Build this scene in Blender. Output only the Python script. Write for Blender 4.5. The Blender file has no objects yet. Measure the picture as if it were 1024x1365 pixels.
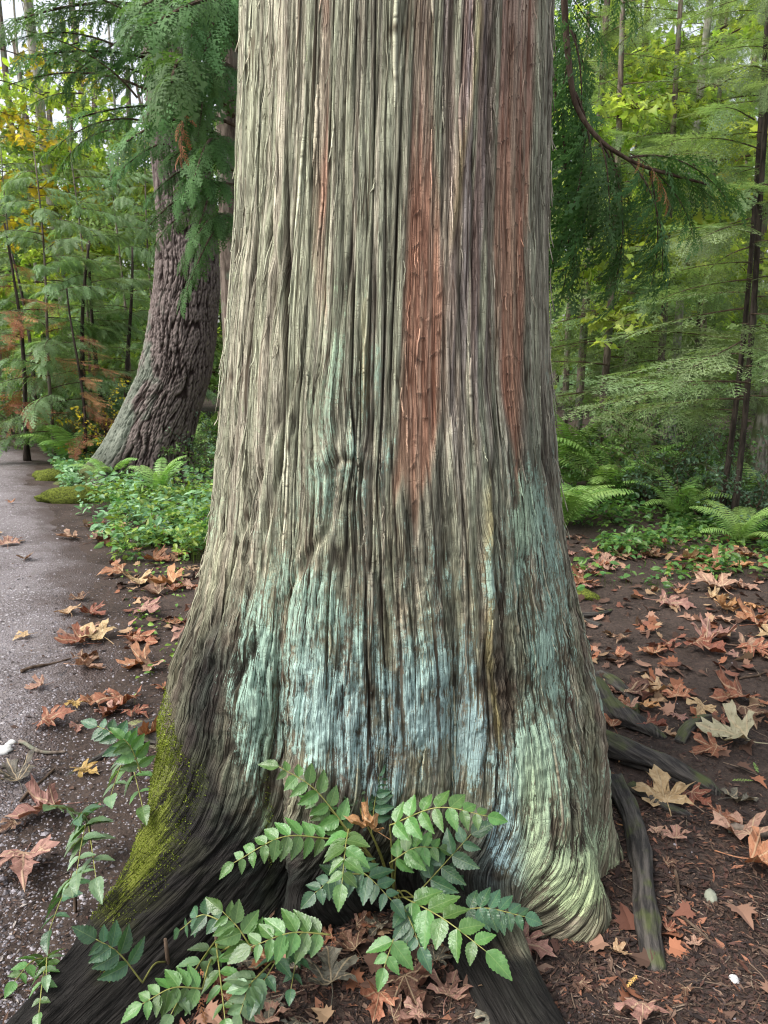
import bpy, math, random
import numpy as np
from mathutils import Vector, Matrix, Euler

random.seed(7); RS = np.random.RandomState(11)
S = bpy.context.scene
C = S.collection
PI = math.pi
R = math.radians

# ------------------------------------------------------------------ camera
CAMH, PITCH, FPX = 1.5, R(12), 1031.0
cd = bpy.data.cameras.new('camera'); cam = bpy.data.objects.new('camera', cd); C.objects.link(cam)
cam.location = (0, 0, CAMH); cam.rotation_euler = (PI/2-PITCH, 0, 0)
cd.sensor_fit = 'VERTICAL'; cd.sensor_height = 36; cd.lens = 36*FPX/1365
cd.clip_start = 0.05; cd.clip_end = 500
cd.dof.use_dof = True; cd.dof.focus_distance = 1.85; cd.dof.aperture_fstop = 14
S.camera = cam
# ------------------------------------------------------------------ world and sun (bright overcast)
SUN_EL, SUN_AZ = R(52), R(-112)          # azimuth measured from +Y towards +X: high on the left
w = bpy.data.worlds.new('World'); S.world = w; w.use_nodes = True
nt = w.node_tree; bg = nt.nodes['Background']
sky = nt.nodes.new('ShaderNodeTexSky'); sky.sky_type = 'NISHITA'; sky.sun_disc = False
sky.sun_elevation = SUN_EL; sky.sun_rotation = SUN_AZ % (2*PI)
sky.air_density = 1.0; sky.dust_density = 4.0; sky.ozone_density = 1.0
hs = nt.nodes.new('ShaderNodeHueSaturation'); hs.inputs['Saturation'].default_value = 0.30
nt.links.new(sky.outputs[0], hs.inputs['Color']); nt.links.new(hs.outputs[0], bg.inputs[0])
bg.inputs[1].default_value = 0.15
sl = bpy.data.lights.new('sun', 'SUN'); sl.energy = 1.2; sl.angle = R(30); sl.color = (1, .97, .92)
so = bpy.data.objects.new('sun', sl); C.objects.link(so)
sd = Vector((math.sin(SUN_AZ)*math.cos(SUN_EL), math.cos(SUN_AZ)*math.cos(SUN_EL), math.sin(SUN_EL)))
so.rotation_euler = sd.to_track_quat('Z', 'Y').to_euler()
S.view_settings.view_transform = 'Standard'; S.view_settings.look = 'None'
S.view_settings.exposure = 1.25; S.view_settings.gamma = 1; S.view_settings.use_curve_mapping = False
S.cycles.use_denoising = True; S.cycles.pixel_filter_type = 'BLACKMAN_HARRIS'; S.cycles.filter_width = 1.15
S.cycles.max_bounces = 6; S.cycles.diffuse_bounces = 3; S.cycles.transmission_bounces = 4; S.cycles.transparent_max_bounces = 4
S.cycles.caustics_reflective = False; S.cycles.caustics_refractive = False

# ------------------------------------------------------------------ pixel -> place helpers
cp, sp = math.cos(PITCH), math.sin(PITCH)
def ray(px, py):
    dx = (px-512)/FPX; dy = (py-682.5)/FPX
    return dx, cp-dy*sp, -(sp+dy*cp)
def at(px, py, Y):
    a, b, c = ray(px, py); s = Y/b
    return Vector((a*s, Y, CAMH+c*s))
def gnd(px, py, z=0.0):
    a, b, c = ray(px, py); s = (z-CAMH)/c
    return Vector((a*s, b*s, z))
def project(P):
    x, y, z = P[..., 0], P[..., 1], P[..., 2]-CAMH
    f = y*cp-z*sp; d = -z*cp-y*sp
    f = np.maximum(f, .05)
    return 512+FPX*x/f, 682.5+FPX*d/f

# ------------------------------------------------------------------ noise
_perm = RS.permutation(4096)
_ang = RS.rand(4096)*2*PI
_gx, _gy = np.cos(_ang), np.sin(_ang)
def perlin(x, y, seed=0):
    x = np.asarray(x, float)+seed*17.31; y = np.asarray(y, float)+seed*5.77
    xi = np.floor(x).astype(np.int64); yi = np.floor(y).astype(np.int64)
    xf = x-xi; yf = y-yi
    u = xf*xf*xf*(xf*(xf*6-15)+10); v = yf*yf*yf*(yf*(yf*6-15)+10)
    def g(ix, iy, fx, fy):
        h = _perm[(_perm[ix & 4095]+iy) & 4095]
        return _gx[h]*fx+_gy[h]*fy
    a = g(xi, yi, xf, yf); b = g(xi+1, yi, xf-1, yf)
    c = g(xi, yi+1, xf, yf-1); d = g(xi+1, yi+1, xf-1, yf-1)
    return ((a+u*(b-a))*(1-v)+(c+u*(d-c))*v)*1.5
def fbm(x, y, o=4, seed=0, g=.5):
    r = 0; a = 1; f = 1
    for k in range(o):
        r = r+a*perlin(x*f, y*f, seed+k*3); a *= g; f *= 2.03
    return r
def hash1(i, seed=0):
    return _perm[(_perm[np.asarray(i).astype(np.int64) & 4095]+seed*131) & 4095]/4096.0
def sst(a, b, x):
    t = np.clip((x-a)/(b-a), 0, 1); return t*t*(3-2*t)
def gauss(x): return np.exp(-x*x)

# ------------------------------------------------------------------ mesh helpers
def mkmesh(name, V, Q=None, T=None, attrs=None, smooth=True, matidx=None, mats=()):
    V = np.asarray(V, np.float32)
    me = bpy.data.meshes.new(name)
    me.vertices.add(len(V)); me.vertices.foreach_set('co', V.ravel())
    nq = 0 if Q is None else len(Q); ntt = 0 if T is None else len(T)
    li = []
    if nq: li.append(np.asarray(Q, np.int32).ravel())
    if ntt: li.append(np.asarray(T, np.int32).ravel())
    li = np.concatenate(li)
    me.loops.add(len(li)); me.loops.foreach_set('vertex_index', li)
    me.polygons.add(nq+ntt)
    st = np.concatenate([np.arange(nq)*4, nq*4+np.arange(ntt)*3]).astype(np.int32)
    me.polygons.foreach_set('loop_start', st)
    if attrs:
        for k, (ty, a) in attrs.items():
            at_ = me.attributes.new(k, ty, 'POINT')
            a = np.asarray(a, np.float32)
            if ty == 'FLOAT_COLOR':
                a4 = np.ones((len(V), 4), np.float32); a4[:, :3] = a; at_.data.foreach_set('color', a4.ravel())
            elif ty == 'FLOAT_VECTOR': at_.data.foreach_set('vector', a.ravel())
            else: at_.data.foreach_set('value', a.ravel())
    me.update(calc_edges=True)
    me.polygons.foreach_set('use_smooth', np.full(nq+ntt, smooth))
    for m in mats: me.materials.append(m)
    if matidx is not None: me.polygons.foreach_set('material_index', np.asarray(matidx, np.int32))
    return me
class MB:
    def __init__(s): s.V = []; s.Q = []; s.T = []; s.C = []; s.n = 0; s.MQ = []; s.MT = []
    def add(s, V, Q=None, T=None, col=(1, 1, 1), m=0):
        V = np.asarray(V, float).reshape(-1, 3)
        if Q is not None and len(Q): s.Q.append(np.asarray(Q)+s.n); s.MQ.append(np.full(len(Q), m))
        if T is not None and len(T): s.T.append(np.asarray(T)+s.n); s.MT.append(np.full(len(T), m))
        c = np.asarray(col, float)
        s.C.append(np.broadcast_to(c, (len(V), 3)) if c.ndim == 1 else c)
        s.V.append(V); s.n += len(V)
    def mesh(s, name, mats, smooth=True):
        Q = np.concatenate(s.Q) if s.Q else None; T = np.concatenate(s.T) if s.T else None
        mi = np.concatenate(s.MQ+s.MT)
        return mkmesh(name, np.concatenate(s.V), Q, T, {'Col': ('FLOAT_COLOR', np.concatenate(s.C))}, smooth, mi, mats)
def tube(pts, rad, n=8, cap=True, bumpy=0, seed=0):
    P = np.asarray(pts, float); m = len(P); rad = np.broadcast_to(np.asarray(rad, float), (m,))
    d = np.gradient(P, axis=0); d /= np.linalg.norm(d, axis=1)[:, None]+1e-9
    ref = np.array([0, 0, 1.]) if abs(d[:, 2]).mean() < .8 else np.array([0, 1., 0])
    a = np.cross(d, ref); a /= np.linalg.norm(a, axis=1)[:, None]+1e-9
    b = np.cross(d, a)
    th = np.linspace(0, 2*PI, n, endpoint=False)
    rr = rad[:, None]*np.ones(n)
    if bumpy: rr = rr*(1+bumpy*perlin(np.cos(th)[None]*1.5+seed, np.arange(m)[:, None]*.35+np.sin(th)[None]*1.5, seed))
    V = P[:, None]+rr[..., None]*(a[:, None]*np.cos(th)[None, :, None]+b[:, None]*np.sin(th)[None, :, None])
    V = V.reshape(-1, 3)
    i = np.arange(m-1)[:, None]*n; j = np.arange(n)[None]; k = (j+1) % n
    Q = np.stack([i+j, i+k, i+k+n, i+j+n], -1).reshape(-1, 4)
    T = []
    if cap:
        V = np.vstack([V, P[0], P[-1]]); c0, c1 = m*n, m*n+1
        T = [(c0, (q+1) % n, q) for q in range(n)]+[(c1, (m-1)*n+q, (m-1)*n+(q+1) % n) for q in range(n)]
    return V, Q, T
def curve(pts, n):
    """smooth curve through control points (Catmull-Rom)"""
    P = np.asarray([tuple(p) for p in pts], float); P = np.vstack([2*P[0]-P[1], P, 2*P[-1]-P[-2]])
    out = []; t = np.linspace(0, len(P)-3, n)
    for v in t:
        i = min(int(v), len(P)-4); f = v-i; a, b, c, d = P[i:i+4]
        out.append(.5*((2*b)+(-a+c)*f+(2*a-5*b+4*c-d)*f*f+(-a+3*b-3*c+d)*f**3))
    return np.array(out)
def link(name, me, parent=None, loc=(0, 0, 0), rot=(0, 0, 0), sc=1):
    o = bpy.data.objects.new(name, me); C.objects.link(o)
    o.location = loc; o.rotation_euler = rot; o.scale = (sc,)*3 if not hasattr(sc, '__len__') else sc
    if parent: o.parent = parent
    return o
def tag(o, label, cat, group=None):
    o['label'] = label; o['category'] = cat
    if group: o['group'] = group
    return o
def thing(name, label, cat, loc=(0, 0, 0), rz=0, group=None):
    o = bpy.data.objects.new(name, None); C.objects.link(o); o.location = loc; o.rotation_euler = (0, 0, rz)
    o.empty_display_size = .1
    return tag(o, label, cat, group)

# ------------------------------------------------------------------ materials
class NT:
    def __init__(s, name):
        s.m = bpy.data.materials.new(name); s.m.use_nodes = True; s.t = s.m.node_tree
        s.b = s.t.nodes['Principled BSDF']; s.out = s.t.nodes['Material Output']
    def n(s, ty, **kw):
        n = s.t.nodes.new(ty)
        for k, v in kw.items(): setattr(n, k, v)
        return n
    def l(s, a, b): s.t.links.new(a, b)
    def put(s, node, i, v):
        if hasattr(v, 'is_output') or isinstance(v, bpy.types.NodeSocket): s.l(v, node.inputs[i])
        else: node.inputs[i].default_value = v
    def math(s, op, a, b=0.0, clamp=False, c=0.0):
        n = s.n('ShaderNodeMath', operation=op, use_clamp=clamp); s.put(n, 0, a); s.put(n, 1, b); s.put(n, 2, c); return n.outputs[0]
    def mix(s, f, a, b, mode='MIX'):
        n = s.n('ShaderNodeMix', data_type='RGBA', blend_type=mode)
        s.put(n, 0, f)
        for i, v in ((6, a), (7, b)):
            s.put(n, i, (*v, 1) if isinstance(v, tuple) and len(v) == 3 else v)
        return n.outputs[2]
    def attr(s, name, out='Color'): return s.n('ShaderNodeAttribute', attribute_name=name).outputs[out]
    def noise(s, vec, scale, detail=3, rough=.55, out='Fac'):
        n = s.n('ShaderNodeTexNoise'); n.inputs['Scale'].default_value = scale; n.inputs['Detail'].default_value = detail
        n.inputs['Roughness'].default_value = rough
        if vec is not None: s.l(vec, n.inputs['Vector'])
        return n.outputs[out]
    def scale(s, vec, v):
        n = s.n('ShaderNodeVectorMath', operation='MULTIPLY'); s.l(vec, n.inputs[0]); n.inputs[1].default_value = v; return n.outputs[0]
    def ramp(s, f, a, b, to0=0., to1=1.):
        n = s.n('ShaderNodeMapRange', interpolation_type='SMOOTHSTEP'); s.put(n, 0, f)
        n.inputs[1].default_value = a; n.inputs[2].default_value = b; n.inputs[3].default_value = to0; n.inputs[4].default_value = to1
        return n.outputs[0]
    def bump(s, h, st, dist=.01, nrm=None):
        n = s.n('ShaderNodeBump'); n.inputs['Strength'].default_value = st; n.inputs['Distance'].default_value = dist
        s.l(h, n.inputs['Height'])
        if nrm: s.l(nrm, n.inputs['Normal'])
        return n.outputs[0]
    def obj(s): return s.n('ShaderNodeTexCoord').outputs['Object']
    def pos(s): return s.n('ShaderNodeNewGeometry').outputs['Position']
    def rnd(s): return s.n('ShaderNodeObjectInfo').outputs['Random']
    def fin(s, col, rough=.8, nrm=None, spec=.3):
        s.put(s.b, 'Base Color', (*col, 1) if isinstance(col, tuple) else col)
        s.put(s.b, 'Roughness', rough); s.b.inputs['Specular IOR Level'].default_value = spec
        if nrm: s.l(nrm, s.b.inputs['Normal'])
        return s.m

def leaf_mat(name, c1, c2, rough=.45, trans=.35, spec=.4, tcol=None, vary=.25, use_col=True, veins=False, wet=0):
    m = NT(name)
    r = m.rnd()
    n1 = m.noise(m.obj(), 7, 2)
    f = m.ramp(n1, .35, .65)
    col = m.mix(f, c1, c2)
    if use_col: col = m.mix(1.0, col, m.attr('Col'), 'MULTIPLY')
    hsv = m.n('ShaderNodeHueSaturation'); m.l(col, hsv.inputs['Color'])
    m.l(m.math('MULTIPLY_ADD', r, vary, False, 1-vary/2), hsv.inputs['Value'])
    m.l(m.math('MULTIPLY_ADD', r, .03, False, .485), hsv.inputs['Hue'])
    col = hsv.outputs[0]
    nrm = None
    if veins:
        o = m.obj(); sx = m.n('ShaderNodeSeparateXYZ'); m.l(o, sx.inputs[0])
        ax = m.math('ABSOLUTE', sx.outputs[0])
        a = m.math('ABSOLUTE', m.math('ARCTAN2', sx.outputs[0], sx.outputs[1]))
        rr = m.math('SQRT', m.math('ADD', m.math('MULTIPLY', sx.outputs[0], sx.outputs[0]), m.math('MULTIPLY', sx.outputs[1], sx.outputs[1])))
        d = m.math('MINIMUM', a, m.math('MINIMUM', m.math('ABSOLUTE', m.math('SUBTRACT', a, .72)), m.math('ABSOLUTE', m.math('SUBTRACT', a, 1.4))))
        d = m.math('MULTIPLY', d, rr)
        v = m.ramp(d, .008, .024, 1, 0)
        # side veins
        sv = m.math('PINGPONG', m.math('ADD', rr, m.math('MULTIPLY', d, -.9)), .06)
        sv = m.ramp(sv, 0, .012, .5, 0)
        v = m.math('MAXIMUM', v, sv)
        col = m.mix(m.math('MULTIPLY', v, .45), col, (.55, .42, .26))
        sp_ = m.ramp(m.noise(o, 9, 4, .7), .56, .66)
        col = m.mix(m.math('MULTIPLY', sp_, .5), col, (.07, .035, .02))
        nrm = m.bump(v, .4, .02)
    m.fin(col, rough, nrm, spec)
    if trans:
        t = m.n('ShaderNodeBsdfTranslucent')
        tc = m.mix(1.0, col, (*(tcol or (1.5, 1.6, .8)),), 'MULTIPLY')
        m.l(tc, t.inputs[0])
        mx = m.n('ShaderNodeMixShader'); mx.inputs[0].default_value = trans
        m.l(m.b.outputs[0], mx.inputs[1]); m.l(t.outputs[0], mx.inputs[2]); m.l(mx.outputs[0], m.out.inputs[0])
    return m.m

def simple_bark(name, c1, c2, lichen=None, lf=.5, sc=(14, 14, 2.5), bs=.6):
    m = NT(name); p = m.scale(m.obj(), sc)
    n = m.noise(p, 2.2, 5, .65); n2 = m.noise(m.obj(), 5, 3)
    col = m.mix(m.ramp(n, .35, .62), c1, c2)
    if lichen: col = m.mix(m.math('MULTIPLY', m.ramp(n2, .62-.3*lf, .72-.2*lf), .85), col, lichen)
    return m.fin(col, .9, m.bump(n, bs, .02), .15)
M = {}
M['bark_twig'] = simple_bark('twig_bark', (.05, .032, .022), (.12, .085, .06))
M['bark_dark'] = simple_bark('dark_slender_bark', (.02, .016, .013), (.07, .055, .045))
M['bark_pale'] = simple_bark('pale_alder_bark', (.22, .2, .17), (.42, .4, .36), (.16, .19, .12), .4)
M['bark_mossy'] = simple_bark('mossy_pale_bark', (.09, .08, .06), (.28, .26, .21), (.07, .10, .03), .6)
M['bark_grey'] = simple_bark('brown_grey_bark', (.06, .045, .035), (.2, .16, .13), (.14, .17, .12), .4)
M['cedar'] = leaf_mat('cedar_scale_leaf', (.07, .145, .045), (.105, .20, .075), .6, .35, .22)
M['cedar_young'] = leaf_mat('young_cedar_leaf', (.15, .24, .10), (.22, .32, .17), .5, .4, .3)
M['hemlock'] = leaf_mat('hemlock_needles', (.14, .21, .08), (.22, .29, .14), .55, .35, .3)
M['rust'] = leaf_mat('dead_rust_needles', (.30, .12, .06), (.38, .19, .10), .7, .2, .2)
M['maple_g'] = leaf_mat('yellow_green_maple_leaf', (.24, .36, .08), (.38, .45, .12), .5, .55, .3, (1.6, 1.6, .8))
M['maple_y'] = leaf_mat('yellow_maple_leaf', (.36, .36, .04), (.5, .42, .06), .5, .5, .3, (1.5, 1.4, .6))
M['green'] = leaf_mat('mid_green_leaf', (.06, .13, .035), (.11, .18, .05), .42, .3, .4)
M['bluegreen'] = leaf_mat('bluish_green_leaf', (.07, .14, .085), (.12, .2, .12), .4, .25, .5)
M['fern'] = leaf_mat('sword_fern_leaf', (.17, .31, .08), (.25, .40, .12), .45, .3, .4)
M['far'] = leaf_mat('distant_foliage', (.17, .26, .09), (.27, .37, .14), .6, .45, .2)

# bark of the great cedar
def cedar_bark():
    m = NT('cedar_bark'); fl = m.attr('flow', 'Vector')
    g1 = m.noise(m.scale(fl, (105, 3.2, 1)), 1, 4, .65)
    g2 = m.noise(m.scale(fl, (210, 13, 1)), 1, 5, .7)
    g3 = m.noise(m.scale(m.pos(), (1, 1, .5)), 60, 4, .7)
    col = m.attr('Col')
    col = m.mix(1.0, col, m.mix(g1, (.52, .5, .48), (1.42, 1.42, 1.4)), 'MULTIPLY')
    col = m.mix(1.0, col, m.mix(g2, (.7, .7, .7), (1.3, 1.3, 1.3)), 'MULTIPLY')
    def ridged(sc, wd, seed):
        v = m.n('ShaderNodeVectorMath', operation='ADD'); m.l(m.scale(fl, sc), v.inputs[0]); v.inputs[1].default_value = (seed, seed*2, 0)
        q_ = m.math('ABSOLUTE', m.math('SUBTRACT', m.noise(v.outputs[0], 1, 1, .4), .5)); return m.ramp(q_, 0, wd, 1, 0)
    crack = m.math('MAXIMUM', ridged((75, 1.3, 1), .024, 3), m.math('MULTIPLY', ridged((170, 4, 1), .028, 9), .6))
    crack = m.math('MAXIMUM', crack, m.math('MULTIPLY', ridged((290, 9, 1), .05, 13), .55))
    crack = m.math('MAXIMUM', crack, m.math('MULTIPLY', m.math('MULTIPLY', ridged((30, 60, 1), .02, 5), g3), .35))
    col = m.mix(m.math('MULTIPLY', crack, .88), col, m.mix(1.0, col, (.22, .17, .15), 'MULTIPLY'))  # shadow inside the fine cracks painted into the bark colour
    # lichen crust: crisp flecks on the ridges
    li = m.attr('lich', 'Fac'); h = m.attr('ridge', 'Fac')
    ln = m.math('ADD', m.math('MULTIPLY', m.noise(m.scale(fl, (55, 6, 1)), 1, 4, .6), .55), m.math('ADD', m.math('MULTIPLY', m.noise(m.scale(fl, (125, 42, 1)), 1, 4, .75), .35), m.math('MULTIPLY', m.noise(m.scale(m.pos(), (1, 1, .6)), 105, 5, .85), .80)))
    lb = m.math('SUBTRACT', m.math('ADD', ln, m.math('MULTIPLY', h, .24)), m.math('MULTIPLY', crack, .25))
    f = m.math('SUBTRACT', m.math('ADD', lb, li), 1.29)
    f = m.ramp(f, -.05, .11)
    lc = m.mix(1.0, m.attr('Lcol'), m.mix(g2, (.42, .45, .45), (1.5, 1.5, 1.5)), 'MULTIPLY')
    col = m.mix(m.math('MULTIPLY', f, .76), col, lc)
    hh = m.math('ADD', m.math('MULTIPLY', crack, -1.1), m.math('ADD', m.math('ADD', m.math('MULTIPLY', g1, .9), m.math('MULTIPLY', g2, .4)), m.math('MULTIPLY', g3, .6)))
    hh = m.math('ADD', hh, m.math('MULTIPLY', f, .12))
    return m.fin(col, .88, m.bump(hh, .9, .0045), .22)
M['cedar_bark'] = cedar_bark()
def root_mat():
    m = NT('dark_root_bark'); fl = m.attr('flow', 'Vector')
    g = m.noise(m.scale(fl, (60, 7, 1)), 1, 6, .68); n = m.noise(m.pos(), 9, 4)
    col = m.mix(m.ramp(g, .38, .66), (.016, .014, .013), (.085, .075, .065))
    top = m.n('ShaderNodeSeparateXYZ'); m.l(m.n('ShaderNodeNewGeometry').outputs['Normal'], top.inputs[0])
    mo = m.math('MULTIPLY', m.ramp(top.outputs[2], .35, .8), m.ramp(n, .48, .66))
    col = m.mix(m.math('MULTIPLY', mo, .6), col, (.075, .095, .02))
    return m.fin(col, .7, m.bump(g, .9, .008), .3)
M['root'] = root_mat()
def fir_bark():
    m = NT('furrowed_fir_bark'); fl = m.attr('flow', 'Vector')
    g = m.noise(m.scale(fl, (40, 12, 1)), 1, 5, .65)
    col = m.mix(1.0, m.attr('Col'), m.mix(g, (.5, .5, .5), (1.5, 1.5, 1.5)), 'MULTIPLY')
    return m.fin(col, .92, m.bump(g, .8, .02), .15)
M['fir_bark'] = fir_bark()

def soil_mat():
    m = NT('dark_forest_soil'); p = m.pos()
    n1 = m.noise(p, 3, 5, .6); n2 = m.noise(p, 60, 5, .7); n3 = m.noise(p, 260, 3, .7)
    col = m.mix(m.ramp(n1, .35, .65), (.026, .018, .0145), (.055, .039, .032))
    col = m.mix(m.ramp(n2, .45, .7), col, (.085, .058, .044))
    col = m.mix(m.ramp(n3, .63, .72), col, (.24, .19, .15))
    h = m.math('ADD', n2, m.math('MULTIPLY', n3, .5))
    return m.fin(col, .85, m.bump(h, .8, .012), .25)
M['soil'] = soil_mat()
def path_mat():
    m = NT('gravelly_path'); p = m.pos()
    v = m.n('ShaderNodeTexVoronoi'); v.inputs['Scale'].default_value = 95; m.l(p, v.inputs['Vector'])
    v2 = m.n('ShaderNodeTexVoronoi'); v2.inputs['Scale'].default_value = 48; m.l(p, v2.inputs['Vector'])
    n1 = m.noise(p, 2.2, 4, .6); n2 = m.noise(p, 40, 4, .6)
    bw = m.n('ShaderNodeSeparateColor'); m.l(v.outputs['Color'], bw.inputs[0])
    bw2 = m.n('ShaderNodeSeparateColor'); m.l(v2.outputs['Color'], bw2.inputs[0])
    col = m.mix(m.ramp(n1, .35, .65), (.10, .083, .08), (.165, .145, .145))
    col = m.mix(m.ramp(n2, .4, .65, 0, .55), col, (.19, .17, .18))
    pe = m.math('MULTIPLY', m.ramp(bw.outputs[0], .55, .95), m.ramp(v.outputs['Distance'], .5, .3))
    col = m.mix(m.math('MULTIPLY', pe, .8), col, (.36, .34, .36))
    pe2 = m.math('MULTIPLY', m.ramp(bw2.outputs[0], .8, .9), m.ramp(v2.outputs['Distance'], .45, .3))
    col = m.mix(m.math('MULTIPLY', pe2, .8), col, (.42, .40, .41))
    h = m.math('ADD', m.math('MULTIPLY', m.ramp(v.outputs['Distance'], .1, .7), -1), m.math('MULTIPLY', n2, .6))
    ed = m.math('ADD', m.attr('edge', 'Fac'), m.math('MULTIPLY', m.math('SUBTRACT', m.noise(p, 3.5, 5, .65), .5), .9))
    col = m.mix(m.ramp(ed, .2, .75), m.mix(n2, (.040, .028, .024), (.085, .062, .055)), col)
    return m.fin(col, .8, m.bump(h, .8, .006), .35)
M['path'] = path_mat()
def stone_mat(name, c1, c2):
    m = NT(name); n = m.noise(m.obj(), 18, 4); 
    return m.fin(m.mix(n, c1, c2), .7, m.bump(n, .3, .004), .3)
M['stone_white'] = stone_mat('pale_stone', (.42, .42, .42), (.62, .61, .58))
M['stone_grey'] = stone_mat('grey_green_stone', (.16, .17, .12), (.30, .31, .25))
def dead(name, c1, c2, tr=.12): return leaf_mat(name, c1, c2, .6, tr, .3, (1.2, .9, .6), .35, False, True)
DEAD = {
    'orange': dead('orange_dead_leaf', (.31, .13, .06), (.42, .21, .11)),
    'rust': dead('rust_dead_leaf', (.17, .065, .035), (.27, .11, .06)),
    'pink': dead('pinkish_brown_dead_leaf', (.26, .14, .105), (.36, .21, .155)),
    'tan': dead('pale_tan_dead_leaf', (.30, .185, .10), (.40, .27, .16)),
    'brown': dead('dark_brown_dead_leaf', (.075, .035, .022), (.15, .08, .05)),
    'grey': dead('grey_dead_leaf', (.07, .065, .05), (.14, .13, .10)),
    'yellow': dead('yellow_dead_leaf', (.36, .24, .06), (.45, .33, .1)),
    'cream': dead('cream_green_dead_leaf', (.28, .25, .16), (.36, .32, .22)),
}

# ------------------------------------------------------------------ great cedar: base surface in polar form
CY = 2.32
_rz = [-.2, 0, .2, .4, .7, .99, 1.42, 1.83, 2.39, 3.6]
_rr = [.63, .62, .605, .592, .56, .512, .460, .422, .395, .348]
_cz = [0, .4, 1, 1.42, 1.83, 2.39, 3.6]; _cc = [0., 0, .004, .004, .02, .034, .06]
def trunk_R(th, z):
    """th: angle from the front (-Y) towards +X, radians"""
    zz = np.maximum(z, -.06)
    r = np.interp(zz, _rz, _rr)*np.ones_like(th)
    D = np.degrees(th)
    e = lambda h: np.exp(-np.maximum(zz, -.03)/h)
    # hollow in the front between the feet
    r = r-.15*e(.45)*gauss((D-3)/24)
    r = r-.05*np.exp(-((zz-.35)/.35)**2)*gauss((D+31)/7)
    r = r-.035*np.exp(-((zz-.45)/.4)**2)*gauss((D-20)/4)
    # left root sweeping towards the camera
    a = D+35+58*np.clip(zz, 0, .5)
    r = r+1.18*e(.13)*gauss(a/(5.0+110*np.clip(zz, 0, .4)**2))
    r = r+.06*np.exp(-((zz-.45)/.3)**2)*gauss((D+70)/25)
    # small foot left of centre
    r = r-.13*e(.35)*gauss((D+31)/5)+.10*e(.20)*gauss((D+22)/6)
    # flat root right of centre
    r = r+1.15*e(.05)*gauss((D-20-30*np.clip(zz, 0, .2))/(4.0+22*np.clip(zz, 0, .2)))
    # right foot, blunt
    r = r+.19*np.clip(1-np.maximum(zz, 0)/.62, 0, 1)**1.25*gauss((D-45)/13)
    r = r+.12*np.clip(1-np.maximum(zz, 0)/.6, 0, 1)**1.2*gauss((D-68)/9)
    # far side lobes
    for c, A, h, wd in ((100, .12, .12, 9), (-85, .10, .15, 12), (-120, .5, .12, 9), (140, .4, .13, 10), (-165, .45, .13, 10)):
        r = r+A*e(h)*gauss(((D-c+180) % 360-180)/wd)
    r = r+.05*np.exp(-((zz-.48)/.28)**2)*gauss((D-82)/28)
    # gentle fluting all the way up
    r = r+.010*perlin(D/14, zz*.5, 4)+.004*perlin(D/5, zz*1.0, 5)
    return r
ZR = np.concatenate([np.arange(-.12, 2.62, .0036), np.arange(2.62, 3.5, .03)])
NC = 740
TH0 = np.linspace(-PI, PI, 2401)
NR = len(ZR)
TH = np.zeros((NR, NC+1)); u = np.linspace(0, 1, NC+1)
for i, z in enumerate(ZR):
    r = trunk_R(TH0, np.full_like(TH0, z))
    dr = np.diff(r); rm = (r[1:]+r[:-1])/2; dth = np.diff(TH0)
    seg = .42*np.hypot(np.clip(dr, -4*rm*dth, 4*rm*dth), rm*dth)/.5+.58*dth
    fw = .3+.7*sst(R(118), R(95), abs((TH0[1:]+TH0[:-1])/2))
    c = np.concatenate([[0], np.cumsum(seg*fw)]); c /= c[-1]
    TH[i] = np.interp(u, c, TH0)
# smooth the column angles along z so that fibres run clean
for _ in range(2):
    pad = np.pad(TH, ((20, 20), (0, 0)), mode='edge'); cs = np.cumsum(np.vstack([np.zeros((1, NC+1)), pad]), 0)
    TH = (cs[41:]-cs[:-41])/41
Zg = ZR[:, None]*np.ones((1, NC+1))
RG = trunk_R(TH, Zg)
CX = np.interp(Zg, _cz, _cc)
P0 = np.stack([CX+RG*np.sin(TH), CY-RG*np.cos(TH), Zg], -1)
dU = np.gradient(P0, axis=1); dV = np.gradient(P0, axis=0)
NN = np.cross(dU, dV); NN /= np.linalg.norm(NN, axis=-1)[..., None]+1e-9
ARC = np.linalg.norm(np.diff(P0, axis=0), axis=-1); ARC = np.vstack([np.zeros((1, NC+1)), np.cumsum(ARC, 0)])
ARC = ARC-ARC[int(2.2/.0036)][None]+2.2          # length along the fibres
# flow coordinates: metres round the trunk as measured at breast height, and height
sref = TH[int(1.5/.0036)][None]*.44*np.ones((NR, 1))
px, py = project(P0)

sw = sref+.022*perlin(sref*3.1, ARC*.9, 1)+.006*perlin(sref*9, ARC*1.6, 2)+.0022*perlin(sref*30, ARC*6, 3)*sst(200, 900, py)
# swirl round the old knot at (460, 640)
kx, ky = px-462, py-640
kr = np.sqrt((kx/42)**2+(ky/58)**2)
sw = sw+.018*np.exp(-kr**2*.8)*np.tanh((kx+ky*.35)/20)+.02*np.exp(-((px-430)/30)**2-((py-560)/70)**2)
VF_ = .38+.62*sst(350, 900, py); ARCf = ARC*1.0
def bl(f, g, z1, z2, sd): return perlin(sw*f, ARC*z1, sd)*(1-g)+perlin(sw*f, ARC*z2, sd)*g
gL = sst(350, 950, py)
n1 = bl(30, gL, .7, 1.8, 6); n2 = bl(62, gL, 1.1, 3.4, 7); n3 = bl(120, gL, 2.6, 9, 8); n4 = bl(75, gL, 14, 34, 9)*(.5+.5*gL)
n5 = perlin(sw*13, ARC*1.1, 10)
v1 = sst(0, .20, abs(n1)); v2 = sst(0, .22, abs(n2)); v3 = sst(0, .3, abs(n3)); v5 = sst(0, .07, abs(n5))
sid = sw*44+.6*perlin(sw*11, ARC*2, 12)+(.10+.16*gL)*perlin(sw*80, ARC*12, 14)
ii = np.floor(sid); ff = sid-ii
zoff = hash1(ii, 3)*9
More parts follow.
